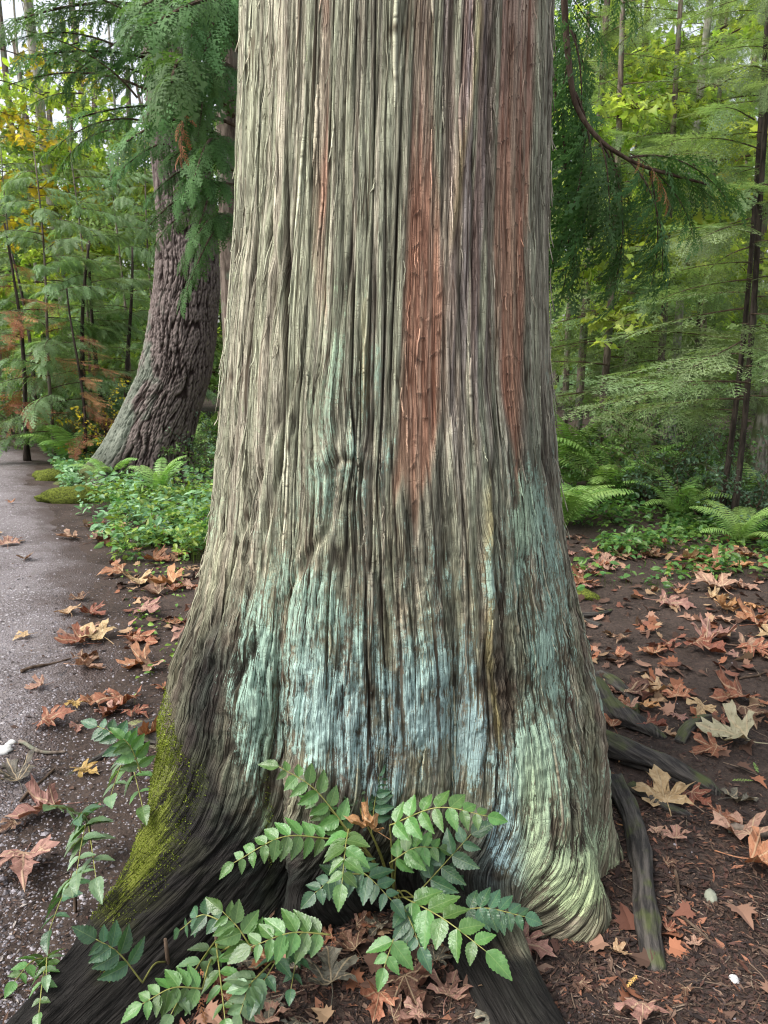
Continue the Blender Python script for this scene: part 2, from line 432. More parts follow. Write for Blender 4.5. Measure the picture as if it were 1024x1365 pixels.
seg_ = np.floor(ARC*(1.6+2*hash1(ii, 5))+zoff+.25*n3)
off = hash1(ii*7+seg_*13, 9)
edge = np.minimum(ff, 1-ff)*2
def cr(F, z, wd, sd, g=0, z2=None):
    """narrow crack lines: zero lines of stretched noise, width in metres"""
    n = perlin(sw*F, ARC*z, sd)
    if z2: n = n*(1-g)+perlin(sw*F, ARC*z2, sd)*g
    return gauss(n/(wd*F*.75))
c1 = cr(17, .45, .0036, 60, gL, 1.0); c2 = cr(31, .8, .0030, 61, gL, 1.9); c3_ = cr(52, 1.6, .0024, 62, gL, 3.6)
open_ = sst(-.35, .25, perlin(sref*6, ARC*.8, 64)); leftm = np.exp(-((px-350)/110)**2)*sst(1100, 800, py)
c2 = c2*(.35+.65*np.maximum(open_, leftm)); c1 = c1*(.55+.45*open_)
c2 = c2*sst(-.5, .1, perlin(sref*20, ARC*2.2, 69)); c3_ = c3_*sst(-.4, .2, perlin(sref*30, ARC*4, 70))
strip = .0022*perlin(sw*22, ARC*.5, 65)+.0020*perlin(sw*48, ARC*1.1, 66)+.0016*perlin(sw*100, ARC*3, 71)
hgt = .014+strip-.010*c1-.009*c2-.005*c3_+.0022*v3*(.5+.5*gL)+.0014*n4+.0035*(off-.5)*sst(0, .25, edge)+.002*ff
hgt = hgt+gL*(.0022*(v1-.5)*v5+.0035*(v2-.5)+.004*(off-.5)*sst(0, .3, edge)+.002*perlin(sw*55, ARC*16, 67)+.002*perlin(sw*110, ARC*40, 68))
hgt = hgt-leftm*(.006*c1+.005*c2)
def band(pts, soft=5):
    """mask of a vertical band given as rows (y, x0, x1) in the photograph's measure, fixed onto the bark"""
    a = np.array(pts, float)
    x0 = np.interp(py, a[:, 0], a[:, 1]); x1 = np.interp(py, a[:, 0], a[:, 2])
    n = 6*perlin(sref*34, ARC*1.1, 21)+2.5*perlin(sref*110, ARC*3, 22)
    return sst(-soft, soft, px-x0+n)*sst(-soft, soft, x1-px+n)*sst(a[0, 0]-8, a[0, 0]+8, py+n*3)*sst(a[-1, 0]+30, a[-1, 0]-30, py+n*14)
def crev(pts, wd):
    a = np.array(pts, float); x = np.interp(py, a[:, 0], a[:, 1])+3*perlin(ARC*9, sref*2, 31)
    return gauss((px-x)/wd)*sst(a[0, 0]-30, a[0, 0]+30, py)*sst(a[-1, 0]+25, a[-1, 0]-25, py)
front = sst(R(112), R(95), abs(TH))
red1 = band([(-300, 545, 566), (150, 545, 572), (300, 540, 586), (400, 537, 590), (480, 537, 586), (560, 533, 584), (690, 524, 560)])*front
red2 = band([(-300, 674, 716), (150, 664, 708), (330, 656, 692), (480, 660, 692), (560, 672, 691), (610, 679, 691)])*front
red3 = band([(-300, 440, 450), (150, 428, 441), (330, 420, 436), (420, 427, 440)], 3)*front
red1 = red1*(1-.55*sst(380, 180, py)*sst(-.25, .15, perlin(sref*70, ARC*1.2, 24))); red2 = red2*(1-.3*sst(-.1, .3, perlin(sref*60, ARC*1.4, 25)))
red3 = red3*(.35+.65*sst(-.1, .3, perlin(sref*40, ARC*2.4, 26)))*.8
red = np.clip(red1+red2+red3, 0, 1)
crk = sst(.80, .98, np.mod(ARC*17+.9*perlin(sref*14, ARC*5, 33)+.5*hash1(np.floor(sref*30), 4), 1))*sst(-.1, .25, perlin(sref*50, ARC*14, 34))
redh = .006+.0014*n4+.0022*perlin(sw*38, ARC*.8, 35)+.0012*v3-.003*c3_+.0035*crk
hgt = hgt*(1-red)+redh*red
cv = (1.0*crev([(640, 640), (760, 636), (860, 645), (960, 652), (1050, 650)], 7)
      +.9*crev([(560, 498), (640, 492), (760, 500), (880, 528), (1000, 540)], 5)
      +.8*crev([(560, 455), (700, 440), (800, 385), (940, 372), (1060, 360)], 6)
      +.7*crev([(300, 605), (420, 612), (560, 600)], 4)+.8*crev([(0, 598), (150, 596), (330, 606)], 4)
      +.7*crev([(0, 655), (200, 650), (420, 654), (600, 668)], 4)
      +.7*crev([(100, 358), (400, 372), (560, 375), (700, 330), (860, 288)], 4)
      +.8*crev([(940, 782), (1060, 790), (1180, 800)], 6)
      +.6*crev([(450, 398), (600, 380), (760, 345), (900, 330)], 4))*front
hgt = hgt-.016*np.clip(cv, 0, 1)
# long raised strips
rs = (crev([(640, 648), (760, 646), (900, 655), (990, 664)], 4)+.8*crev([(0, 634), (90, 632), (180, 616), (330, 600)], 5)+.6*crev([(400, 488), (560, 486)], 5))*front
hgt = hgt+.010*np.clip(rs, 0, 1)
knot = np.exp(-kr**2*1.6)*front
hgt = hgt+.012*np.exp(-((kr-.8)/.3)**2)*front*sst(10, -30, ky)+.011*np.exp(-kr**2*1.5)*front*(.6+.6*fbm(sref*22, ARC*24, 3, 90))-.008*gauss((kr-.45+.1*np.sin(ky/9))/.12)*front
# bumps on the lower bark
lowm = sst(560, 900, py)
hgt = hgt+lowm*(.008*fbm(sref*7, ARC*3, 3, 40)+.003*fbm(sref*40, ARC*24, 3, 44))
rot = np.exp(-(((px-668)/22)**2+((py-925)/75)**2))*front     # shredded rotten pocket
hgt = hgt-.022*rot+.010*rot*fbm(sw*90, ARC*22, 3, 47)
damp = 1-.25*sst(.3, .1, Zg)
hgt = hgt*damp
# the feet: coarser fibre
P1 = P0+NN*hgt[..., None]

# colours
def c3(*c): return np.array(c, float)
def lerp(a, b, f): return a*(1-f[..., None])+b*f[..., None]
hn = np.clip(hgt/.026, 0, 1.2)
def st(F, z, sd): return perlin(sref*F+.3*perlin(sref*8, ARC*2, sd), ARC*z, sd)
one = np.ones(px.shape+(1,))
crest = c3(.405, .415, .30)*one
crest = lerp(crest, c3(.40, .33, .275), sst(.1, .5, st(24, .7, 50))*.55)
crest = lerp(crest, c3(.33, .38, .28), sst(.0, .5, st(17, .6, 53))*(.35+.5*np.exp(-((px-500)/45)**2)))
crest = lerp(crest, c3(.54, .50, .39), sst(.05, .4, st(60, 1.2, 54))*.75)
crest = lerp(crest, c3(.235, .235, .175), sst(.1, .45, st(72, 1.6, 59))*.7)
mid = np.exp(-(((px-622)/42)**2))*sst(760, 350, py)
crest = lerp(crest, c3(.31, .215, .19), np.clip(mid, 0, 1)*sst(-.35, .15, st(34, .8, 55))*.9)
crest = lerp(crest, c3(.47, .40, .38), np.clip(mid, 0, 1)*sst(.1, .4, st(44, .9, 57))*.8)
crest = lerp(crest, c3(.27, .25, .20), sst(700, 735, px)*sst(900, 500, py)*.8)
core_shade = c3(.045, .030, .024)*one  # dark inner bark, with the cracks' shadow painted into the colour
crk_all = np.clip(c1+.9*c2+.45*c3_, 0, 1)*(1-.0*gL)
bc = lerp(crest, core_shade, crk_all*.85)
bc = bc*(1+.35*(off-.5)+.4*(hash1(ii, 17)-.5))[..., None]
rc = lerp(c3(.50, .265, .175)*np.ones_like(crest), c3(.54, .37, .30), sst(350, -50, py))
rc = lerp(rc, c3(.33, .165, .11), sst(-.1, .4, fbm(sref*60, ARC*4, 2, 56))*.8)
rc = lerp(rc, c3(.34, .21, .14), sst(540, 690, py)*.8)
bc = lerp(bc, rc, red*(.7+.28*sst(-.35, .25, fbm(sref*38, ARC*1.6, 3, 58))))
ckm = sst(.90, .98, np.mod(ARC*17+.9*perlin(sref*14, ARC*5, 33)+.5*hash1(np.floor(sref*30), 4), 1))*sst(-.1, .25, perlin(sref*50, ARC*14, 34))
bc = lerp(bc, core_shade, red*ckm*.8)  # cross cracks in the red patches get the same painted shade
# streak of orange next to the first patch, higher up
low = sst(560, 900, py)
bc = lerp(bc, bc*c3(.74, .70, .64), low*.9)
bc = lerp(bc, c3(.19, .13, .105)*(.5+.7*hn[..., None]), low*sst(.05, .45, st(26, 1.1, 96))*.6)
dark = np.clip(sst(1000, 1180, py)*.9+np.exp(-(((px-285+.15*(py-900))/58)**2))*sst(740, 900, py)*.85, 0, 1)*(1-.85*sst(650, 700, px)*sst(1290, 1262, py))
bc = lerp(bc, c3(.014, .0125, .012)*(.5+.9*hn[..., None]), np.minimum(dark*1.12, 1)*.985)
bc = lerp(bc, c3(.05, .028, .02), np.clip(rot*1.2, 0, 1)*.8)
strip_y = np.clip(rs, 0, 1); bc = lerp(bc, c3(.34, .29, .13), strip_y*.7)
# lichen amount and colour
big = fbm(sref*4, ARC*3, 3, 60); big2 = fbm(sref*9, ARC*5, 3, 63)
def blob(x, y, wx, wy, a=1.): return a*np.exp(-(((px-x)/wx)**2+((py-y)/wy)**2))
teal = (blob(520, 900, 190, 230, .60)+blob(350, 960, 32, 190, .62)+blob(720, 860, 80, 220, .56)+blob(480, 520, 60, 160, .34)+blob(700, 640, 50, 90, .3)
        +blob(390, 760, 60, 150, .3)+blob(300, 1000, 60, 120, .16)+blob(760, 1050, 50, 120, .25))
blue = blob(505, 975, 55, 85, .7)+blob(640, 950, 26, 80, .55)+blob(668, 1120, 26, 60, .95)+blob(590, 960, 70, 90, .4)+blob(420, 930, 40, 70, .3)
yel = blob(770, 1190, 55, 75, .75)+blob(705, 1100, 18, 120, .6)+blob(360, 330, 90, 500, .24)+blob(740, 1080, 60, 120, .3)+blob(430, 420, 90, 120, .12)+blob(690, 690, 18, 60, .4)
mossm = (blob(216, 1000, 22, 90, 1.)+blob(180, 1130, 40, 75, 1.1)+blob(150, 1210, 26, 60, .8)+blob(240, 1090, 40, 80, .32)+blob(150, 1185, 22, 40, .6)+blob(268, 1035, 30, 40, .3)+blob(355, 1090, 8, 90, .5)+blob(140, 1300, 14, 14, .5))
tot = np.clip(teal+blue+yel+mossm, 0, 1.0)+1e-4
wsum = (teal+blue+yel+mossm*3)+1e-4
Lc = ((teal/wsum)[..., None]*c3(.35, .52, .43)+(blue/wsum)[..., None]*c3(.40, .57, .63)+(yel/wsum)[..., None]*c3(.46, .54, .27)+(mossm*3/wsum)[..., None]*c3(.15, .17, .02))
lich = np.clip(.05+.42*tot+.13*big+.15*big2, 0, .50)*(1-.75*red)
lich = np.where(front > .5, lich, .3+.2*big)
lich = lich-.35*np.clip(rot, 0, 1)-.45*dark*(1-np.clip(tot*1.2, 0, 1))
stain = np.clip(tot*1.1, 0, 1)*sst(-.45, .35, fbm(sref*30, ARC*18, 4, 95))*(1-.8*red)*front
bc = lerp(bc, Lc*c3(.52, .52, .52), stain*.34*(1-.9*np.clip(rot, 0, 1))*(1-.7*crk_all))
flow = np.stack([sw, ARC, np.zeros_like(sw)], -1)
cols = NC  # closed: drop the duplicate last column
idx = np.arange(NR*NC).reshape(NR, NC)
nx = np.roll(idx, -1, 1)
Q = np.stack([idx[:-1], nx[:-1], nx[1:], idx[1:]], -1).reshape(-1, 4)
sel = lambda A: A[:, :NC].reshape(-1, *A.shape[2:])
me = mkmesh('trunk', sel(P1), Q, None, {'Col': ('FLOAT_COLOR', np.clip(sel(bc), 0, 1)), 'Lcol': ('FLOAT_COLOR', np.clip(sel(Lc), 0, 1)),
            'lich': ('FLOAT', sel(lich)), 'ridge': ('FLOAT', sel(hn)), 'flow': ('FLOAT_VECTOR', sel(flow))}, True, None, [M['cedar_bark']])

# ------------------------------------------------------------------ terrain
def trunk_dist(x, y):
    th = np.arctan2(x, CY-y); return np.hypot(x, y-CY)-trunk_R(th, np.full_like(th, .03))
def edge_x(y):      # right edge of the path
    return np.interp(y, [-4, 0, 1.6, 2.6, 3.6, 5.3, 8, 11.4, 14, 20], [-1.2, -1.0, -1.02, -1.12, -1.35, -2.05, -3.5, -5.15, -7.5, -15])
def gz(x, y):
    x = np.asarray(x, float); y = np.asarray(y, float)
    d = np.hypot(x, y-CY)
    fade = 1/(1+np.maximum(d-6, 0)*.1)
    z = .03*perlin(x*.7, y*.7, 70)+.014*perlin(x*2.6, y*2.6, 71)+.006*perlin(x*9, y*9, 72)*fade
    z = z+.05*np.exp(-(d/.9)**2)-.02
    z = z+.0035*perlin(x*34, y*34, 73)*np.exp(-np.maximum(d-3, 0)/2)
    px_ = x-edge_x(y)
    z = z*sst(-.6, .3, px_)-.004*sst(.3, -.6, px_)      # level under the path
    z = z+.02*np.maximum(y-12, 0)*sst(-3, 3, x)
    return z
def pz(x, y):
    x = np.asarray(x, float); y = np.asarray(y, float)
    e = edge_x(y)+.16*perlin(x*1.1, y*1.1, 80)+.07*perlin(x*4, y*4, 81)-x
    z = .010+.010*perlin(x*1.2, y*1.2, 82)+.004*perlin(x*7, y*7, 83)+.0015*perlin(x*30, y*30, 84)
    return z-.05*sst(.35, -.25, e)-.035*sst(3.3, 3.7, e)
def top(x, y): return np.maximum(gz(x, y), np.where((np.asarray(x) < edge_x(y)+.5) & (np.asarray(x) > edge_x(y)-4), pz(x, y), -9))
def spaced(lo, hi, c, fine, grow):
    out = [c]; s = fine
    while out[-1] < hi: out.append(out[-1]+s); s = fine if abs(out[-1]-c) < 1.5 else s*grow
    l = [c]; s = fine
    while l[-1] > lo: l.append(l[-1]-s); s = fine if abs(l[-1]-c) < 1.5 else s*grow
    return np.array(l[::-1][:-1]+out)
def sheet(name, xs, ys, f, mat):
    X, Y = np.meshgrid(xs, ys); Z = f(X, Y)
    n, m_ = X.shape; id_ = np.arange(n*m_).reshape(n, m_)
    q = np.stack([id_[:-1, :-1], id_[:-1, 1:], id_[1:, 1:], id_[1:, :-1]], -1).reshape(-1, 4)
    o = link(name, mkmesh(name, np.stack([X, Y, Z], -1).reshape(-1, 3), q, None, None, True, None, [mat])); o['kind'] = 'structure'
    return o
sheet('ground', spaced(-90, 90, .3, .011, 1.022), spaced(-12, 120, 2.3, .011, 1.022), gz, M['soil'])
ysP = np.concatenate([np.arange(-2, 1, .1), np.arange(1, 6, .025), np.arange(6, 20, .08)])
tt = np.linspace(0, 1, 150)
E = edge_x(ysP)[:, None]+.5-tt[None]**1.3*4.4
YY = ysP[:, None]*np.ones((1, len(tt)))
id_ = np.arange(E.size).reshape(E.shape)
q = np.stack([id_[:-1, 1:], id_[:-1, :-1], id_[1:, :-1], id_[1:, 1:]], -1).reshape(-1, 4)
o = link('path', mkmesh('path', np.stack([E, YY, pz(E, YY)], -1).reshape(-1, 3), q, None, {'edge': ('FLOAT', np.clip((edge_x(YY)-E)/.9+.15, 0, 1.2).ravel())}, True, None, [M['path']])); o['kind'] = 'structure'

# ------------------------------------------------------------------ great cedar: assemble
cedar = thing('cedar_tree', 'huge old cedar with reddish stripes, blue green lichen and flared feet, filling the middle', 'tree', (0, CY, 0))
def child(name, me, parent=cedar): 
    o = link(name, me, parent); o.location = -Vector(parent.location); return o
child('trunk', me)
def root(pts, r0, r1, n=110, seg=36, flat=.8, seed=0, parent=cedar, col=None):
    P = curve(pts, n); rad = np.interp(np.linspace(0, 1, n), [0, .85, 1], [r0, r1, r1*.35])
    V, Q_, T_ = tube(P, rad, seg, True, 0)
    ring = np.arange(n)[:, None]; th = np.linspace(0, 2*PI, seg, endpoint=False)[None]
    cl = np.zeros((n, seg)); L = np.concatenate([[0], np.cumsum(np.linalg.norm(np.diff(P, axis=0), axis=1))])
    base = V[:n*seg].reshape(n, seg, 3); ctr = P[:, None]
    f = 1+.16*perlin(np.cos(th)*1.6+seed, L[:, None]*5+np.sin(th)*1.6, seed)+.10*perlin(th*3.2*np.ones((n, 1)), L[:, None]*3+0*th, seed+1)+.07*perlin(th*7+0*L[:, None], L[:, None]*14+0*th, seed+2)-.10*gauss(perlin(th*3.0+.6*perlin(L[:, None]*6, th, seed), L[:, None]*4+0*th, seed+3)/.12)+.22*perlin(L[:, None]*7+0*th, 0*th+seed, seed+4)
    base = ctr+(base-ctr)*f[..., None]; base[..., 2] = ctr[..., 2]+(base[..., 2]-ctr[..., 2])*flat
    V[:n*seg] = base.reshape(-1, 3)
    fl = np.zeros((len(V), 3)); fl[:n*seg, 0] = (th*rad[:, None]+0*ring).ravel(); fl[:n*seg, 1] = (L[:, None]+0*th).ravel()
    m_ = mkmesh('root', V, Q_, T_, {'flow': ('FLOAT_VECTOR', fl)}, True, None, [M['root']])
    return child('root', m_, parent)
def G(px_, py_, dz=0.):
    p = gnd(px_, py_); p = gnd(px_, py_, float(top(p.x, p.y))+dz); return p
root([G(770, 900, .10), G(815, 945, .045), G(850, 965, .03), G(888, 985, .0)], .07, .035, seed=1)
root([G(790, 985, .05), G(830, 1000, .045), G(880, 1018, .035), G(925, 1040, .02), G(962, 1062, -.01)], .062, .038, seed=5)
root([G(820, 1040, .03), G(842, 1090, .02), G(855, 1150, .02), G(862, 1225, .022), G(872, 1280, .005), G(882, 1318, -.04)], .035, .03, seed=9)
root([G(905, 992, -.01), G(918, 970, .02), G(938, 958, .022), G(972, 958, -.01)], .026, .018, seed=13)
root([G(800, 900, .0), G(822, 912, .02), G(842, 930, .012), G(850, 955, -.01)], .03, .02, seed=15)
root([G(842, 1050, .0), G(870, 1065, .015), G(900, 1080, .01), G(930, 1090, -.012)], .025, .014, seed=17)
root([G(800, 835, .0), G(770, 822, .02), G(800, 818, .01), G(820, 812, -.01)], .02, .012, seed=18)
root([G(215, 985, .02), G(180, 985, .012), G(150, 1000, .01), G(100, 1030, -.005), G(60, 1050, -.02)], .03, .01, seed=19)
root([G(230, 955, .02), G(200, 968, .02), G(172, 978, .01), G(150, 985, -.02)], .035, .02, seed=21)

# loose bark strips hanging on the trunk
Nn = NN; colr = np.random.RandomState(5)
def bark_strip(ci, ri, L, wd, lift):
    k = int(L/.0036); rows = np.clip(ri-np.linspace(0, k, 10).astype(int), 0, NR-1)
    P = P1[rows, ci]; N_ = Nn[rows, ci]; Tn = dU[rows, ci]; Tn = Tn/np.linalg.norm(Tn, axis=1)[:, None]
    t = np.linspace(0, 1, 10)
    lf = lift*(t**3)*1.0+.0015+.3*lift*(1-t)**4
    wv = wd*(np.sin(PI*np.clip(t*.93+.05, 0, 1))**.6)
    drift = np.cumsum(colr.randn(10))*.0012
    ctr = P+N_*lf[:, None]+Tn*drift[:, None]
    V = np.stack([ctr-Tn*wv[:, None]/2, ctr+N_*.0022, ctr+Tn*wv[:, None]/2, ctr-N_*.0008], 1).reshape(-1, 3)
    i = np.arange(9)[:, None]*4; j = np.arange(4)[None]; kk = (j+1) % 4
    q = np.stack([i+j, i+kk, i+kk+4, i+j+4], -1).reshape(-1, 4)
    q = np.vstack([q, [[3, 2, 1, 0], [36, 37, 38, 39]]])
    c = np.clip(bc[rows, ci]*1.15+.02, 0, 1)
    m_ = mkmesh('bark_strip', V, q, None, {'Col': ('FLOAT_COLOR', np.repeat(c, 4, 0)), 'Lcol': ('FLOAT_COLOR', np.repeat(Lc[rows, ci], 4, 0)), 'lich': ('FLOAT', np.repeat(lich[rows, ci]-.1, 4)),
        'ridge': ('FLOAT', np.full(40, .7)), 'flow': ('FLOAT_VECTOR', np.repeat(flow[rows, ci], 4, 0))}, True, None, [M['cedar_bark']])
    child('bark_strip', m_)
fc = np.where(abs(TH[500]) < R(95))[0]
for i in range(280):
    ci = int(colr.choice(fc)); ri = colr.randint(90, 720)
    if ci >= NC: continue
    big_ = colr.rand() < .22
    bark_strip(ci, ri, colr.uniform(.15, .4) if big_ else colr.uniform(.03, .14), colr.uniform(.005, .012) if big_ else colr.uniform(.002, .006), colr.uniform(.005, .016))

# moss tufts on the left root
def scatter_moss():
    mb = MB(); w_ = (mossm[:, :NC]*(Zg[:, :NC] > .02)*(abs(TH[:, :NC]) < R(100))); w_ = np.where(w_ > .3, w_, 0)*(1+sst(0, .3, big2[:, :NC])*2)
    p = w_.ravel()/w_.sum(); n = 32000
    ch = RS.choice(len(p), n, p=p); base = P1[:, :NC].reshape(-1, 3)[ch]+RS.randn(n, 3)*.002; nn = Nn[:, :NC].reshape(-1, 3)[ch]
    d = nn+RS.randn(n, 3)*.45+np.array([0, 0, .3]); d /= np.linalg.norm(d, axis=1)[:, None]
    s_ = np.cross(d, RS.randn(n, 3)); s_ /= np.linalg.norm(s_, axis=1)[:, None]
    L = RS.uniform(.003, .006, n)[:, None]; wd = RS.uniform(.0010, .0022, n)[:, None]
    V = np.stack([base-s_*wd, base+s_*wd, base+d*L], 1).reshape(-1, 3)
    T_ = np.arange(n*3).reshape(-1, 3)
    cc = np.array([.17, .21, .028])*RS.uniform(.5, 1.5, (n, 1)); cc = np.repeat(cc, 3, 0)
    mb.add(V, None, T_, cc); m_ = NT('moss'); mat = m_.fin(m_.attr('Col'), .9, None, .1)
    o = child('moss', mb.mesh('moss', [mat], False)); o['kind'] = 'stuff'
scatter_moss()

# ------------------------------------------------------------------ foliage building blocks
def spray_template(L, nside, sidelen, nsub, sublen, wid, subang=38, ang=48, seed=0):
    """flat spray of scale leaves along +x: arrays of quads (N,4,2) and stem strips"""
    r = np.random.RandomState(seed); q = []
    def rh(x, y, a, l, w):
        c, s = math.cos(a), math.sin(a)
        q.append([(x, y), (x+c*l*.45-s*w, y+s*l*.45+c*w), (x+c*l, y+s*l), (x+c*l*.45+s*w, y+s*l*.45-c*w)])
    for k in range(nside):
        t = (k+.5)/nside; sd_ = 1 if k % 2 else -1
        a = R(ang-14*t)*sd_+r.randn()*.06; x0 = L*t*.97
        l = sidelen*(math.sin(PI*min(1, t*.8+.22))**.8)*r.uniform(.85, 1.1)
        rh(x0, 0, a, l, wid*.8)
        for j in range(nsub):
            tj = (j+.6)/nsub; sj = 1 if j % 2 else -1
            sl_ = sublen*(1-.6*tj)*r.uniform(.8, 1.2)
            rh(x0+math.cos(a)*l*tj, math.sin(a)*l*tj, a+R(subang)*sj, sl_, wid)
    rh(0, 0, 0, L*.5, wid*1.2); rh(L*.45, 0, 0, L*.58, wid*1.1)
    return np.array(q)
def place_spray(mb, tpl, org, az, phi0, phik, roll, scale, L, col, curl=2.0):
    """bend the flat spray: it leaves at elevation phi0 and droops by phik per unit length"""
    q = tpl.reshape(-1, 2)*scale; Ls = L*scale
    s_ = np.linspace(0, Ls*1.6, 30); ph = phi0-phik*s_/Ls; ph = np.maximum(ph, -1.5)
    dx = np.concatenate([[0], np.cumsum(np.cos(ph[:-1])*np.diff(s_))]); dz = np.concatenate([[0], np.cumsum(np.sin(ph[:-1])*np.diff(s_))])
    xs = np.clip(q[:, 0], 0, None); X = np.interp(xs, s_, dx); Z = np.interp(xs, s_, dz); P_ = np.interp(xs, s_, ph)
    y = q[:, 1]; yc = y*math.cos(roll); up = y*math.sin(roll)-curl*y*y/Ls*.5
    X = X-np.sin(P_)*up; Z = Z+np.cos(P_)*up
    c, s = math.cos(az), math.sin(az)
    V = np.stack([org[0]+X*c-yc*s, org[1]+X*s+yc*c, org[2]+Z], -1)
    n = len(V)//4
    mb.add(V, np.arange(n*4).reshape(-1, 4), None, col)
TPL = {
 'near': spray_template(.26, 15, .042, 5, .016, .0046, 32, 42, seed=1),
 'mid': spray_template(.36, 13, .085, 4, .036, .0070, seed=2),
 'far': spray_template(.45, 12, .17, 4, .08, .010, seed=3),
 'twig': spray_template(.30, 10, .11, 5, .035, .0050, 50, 60, seed=4),
}
TL = {'near': .26, 'mid': .36, 'far': .45, 'twig': .30}
def bough_mesh(name, kind, mat, n, seed, droop=1.0, rise=.12, sag=.45, flat=False, stemr=.010, colv=(.75, 1.25), size=1.0, length=1.0):
    r = np.random.RandomState(seed); mb = MB()
    t = np.linspace(0, 1, 14)*length
    st = np.stack([t, .05*np.sin(t*3+seed), rise*t-sag*t*t], -1)
    V, Q_, T_ = tube(st, np.linspace(stemr, stemr*.25, 14), 5, False); mb.add(V, Q_, None, (1, 1, 1), 1)
    for k in range(n):
        tk = .10+.9*(k+.5)/n; sd_ = 1 if k % 2 else -1
        org = np.array([np.interp(tk*length, st[:, 0], st[:, i]) for i in range(3)])
        az = sd_*R(62*(1-tk*.75))+r.randn()*.15; sc = size*(1.15-.5*abs(tk-.45))*r.uniform(.8, 1.15)
        col = np.array([1, 1, 1.])*r.uniform(*colv)
        if flat: place_spray(mb, TPL[kind], org, az, r.uniform(-.1, .1), r.uniform(.2, .5)*droop, r.randn()*.2, sc, TL[kind], col, 1)
        else: place_spray(mb, TPL[kind], org, az, r.uniform(-.5, .1), r.uniform(.8, 1.6)*droop, r.randn()*.35, sc, TL[kind], col, 2)
        if kind in ('mid', 'far', 'twig') and k % 2 == 0:
            place_spray(mb, TPL[kind], org+np.array([0, 0, -.01]), az*.5, -.5, 1.0, r.randn()*.4, sc*.8, TL[kind], col*.9, 1)
    return mb.mesh(name, [mat, M['bark_twig']], False)
BG_near = [bough_mesh('bough', 'near', M['cedar'], 28, s, 1.3, size=1.5) for s in (1, 2, 3)]
BG_mid = [bough_mesh('bough', 'mid', M['cedar'], 38, s, 1.15, stemr=.012, size=.50) for s in (4, 5, 6)]
BG_young = [bough_mesh('bough', 'mid', M['cedar_young'], 20, s, .8, .15, .3, size=.9) for s in (7, 8)]
BG_far = [bough_mesh('bough', 'far', M['far'], 18, s, .9) for s in (9, 10)]
BG_hem = [bough_mesh('bough', 'twig', M['hemlock'], 16, s, .5, .05, .15, True, .007, size=.95) for s in (11, 12, 13)]
BG_rust = [bough_mesh('bough', 'twig', M['rust'], 12, s, .6, .05, .2, True, .008, (.7, 1.3)) for s in (14, 15)]

MAPLE = [(0, 0), (.18, -.04), (.42, -.02), (.34, .1), (.52, .22), (.36, .28), (.44, .46), (.24, .42), (.16, .55), (.13, .72), (0, 1.0)]
def leaf_outline():
    a = MAPLE; return np.array(a+[(-x, y) for x, y in a[-2:0:-1]])
MO = leaf_outline()
def leaves_on(mb, P_, N_, size, r, col, shape='maple', m=0, droop=.3):
    """many small leaves: P_ (n,3) stalk ends, N_ (n,3) directions of the blades"""
    n = len(P_)
    o = MO if shape == 'maple' else (np.array([(0, 0), (.22, .25), (.26, .5), (.15, .8), (0, 1.), (-.15, .8), (-.26, .5), (-.22, .25)]))
    k = len(o)
    d = N_/np.linalg.norm(N_, axis=1)[:, None]
    up = np.tile([0, 0, 1.], (n, 1))+r.randn(n, 3)*.5
    sd_ = np.cross(d, up); sd_ /= np.linalg.norm(sd_, axis=1)[:, None]+1e-9
    nm = np.cross(sd_, d)
    sz = (size*r.uniform(.6, 1.2, n))[:, None, None]
    y = o[:, 1][None, :, None]; x = o[:, 0][None, :, None]
    V = P_[:, None]+sz*(d[:, None]*y+sd_[:, None]*x+nm[:, None]*(-droop*y*y+.25*abs(x)))
    ctr = P_[:, None]+sz*(d[:, None]*.35-nm[:, None]*droop*.12)
    V = np.concatenate([V, ctr], 1).reshape(-1, 3)
    j = np.arange(k); f = np.stack([np.full(k, k), j, (j+1) % k], -1)
    T_ = (np.arange(n)[:, None, None]*(k+1)+f[None]).reshape(-1, 3)
    c = np.repeat(np.asarray(col)*r.uniform(.7, 1.3, (n, 1)), k+1, 0)
    mb.add(V, None, T_, c, m)
def leafy_branch(name, mat, n, size, seed, shape='maple', spread=.5, stem=M['bark_twig'], length=1.0):
    r = np.random.RandomState(seed); mb = MB()
    t = np.linspace(0, 1, 10)*length; st = np.stack([t, .08*np.sin(t*4+seed), .1*t-.25*t*t], -1)
    V, Q_, T_ = tube(st, np.linspace(.008, .002, 10), 4, False); mb.add(V, Q_, None, (1, 1, 1), 1)
    ends = []
    for k in range(12):
        tk = r.uniform(.1, 1)*length; o_ = np.array([np.interp(tk, st[:, 0], st[:, i]) for i in range(3)])
        a = (1 if k % 2 else -1)*r.uniform(.4, 1.3); l = spread*r.uniform(.4, 1)
        e = o_+np.array([math.cos(a)*l, math.sin(a)*l, r.uniform(-.35, .25)*l]); c_ = np.array([o_, (o_+e)/2+[0, 0, .03], e])
        V, Q_, T_ = tube(c_, [.004, .003, .0015], 3, False); mb.add(V, Q_, None, (1, 1, 1), 1)
        for j in range(max(1, n//12)):
            f = r.uniform(.1, 1); ends.append(o_*(1-f)+e*f)
    P_ = np.array(ends)+r.randn(len(ends), 3)*.035
    D_ = r.randn(len(ends), 3)*[1, 1, .35]+[.3, 0, -.35]
    leaves_on(mb, P_, D_, size, r, (1, 1, 1), shape, 0)
    return mb.mesh(name, [mat, stem], False)
BR_mg = [leafy_branch('bough', M['maple_g'], 132, .085, s) for s in (21, 22, 23)]
BR_my = [leafy_branch('bough', M['maple_y'], 96, .08, s) for s in (24, 25)]
BR_gr = [leafy_branch('bough', M['green'], 160, .06, s, 'oval') for s in (26, 27)]
BR_gf = [leafy_branch('bough', M['far'], 300, .07, s, 'oval', .6) for s in (31, 32)]
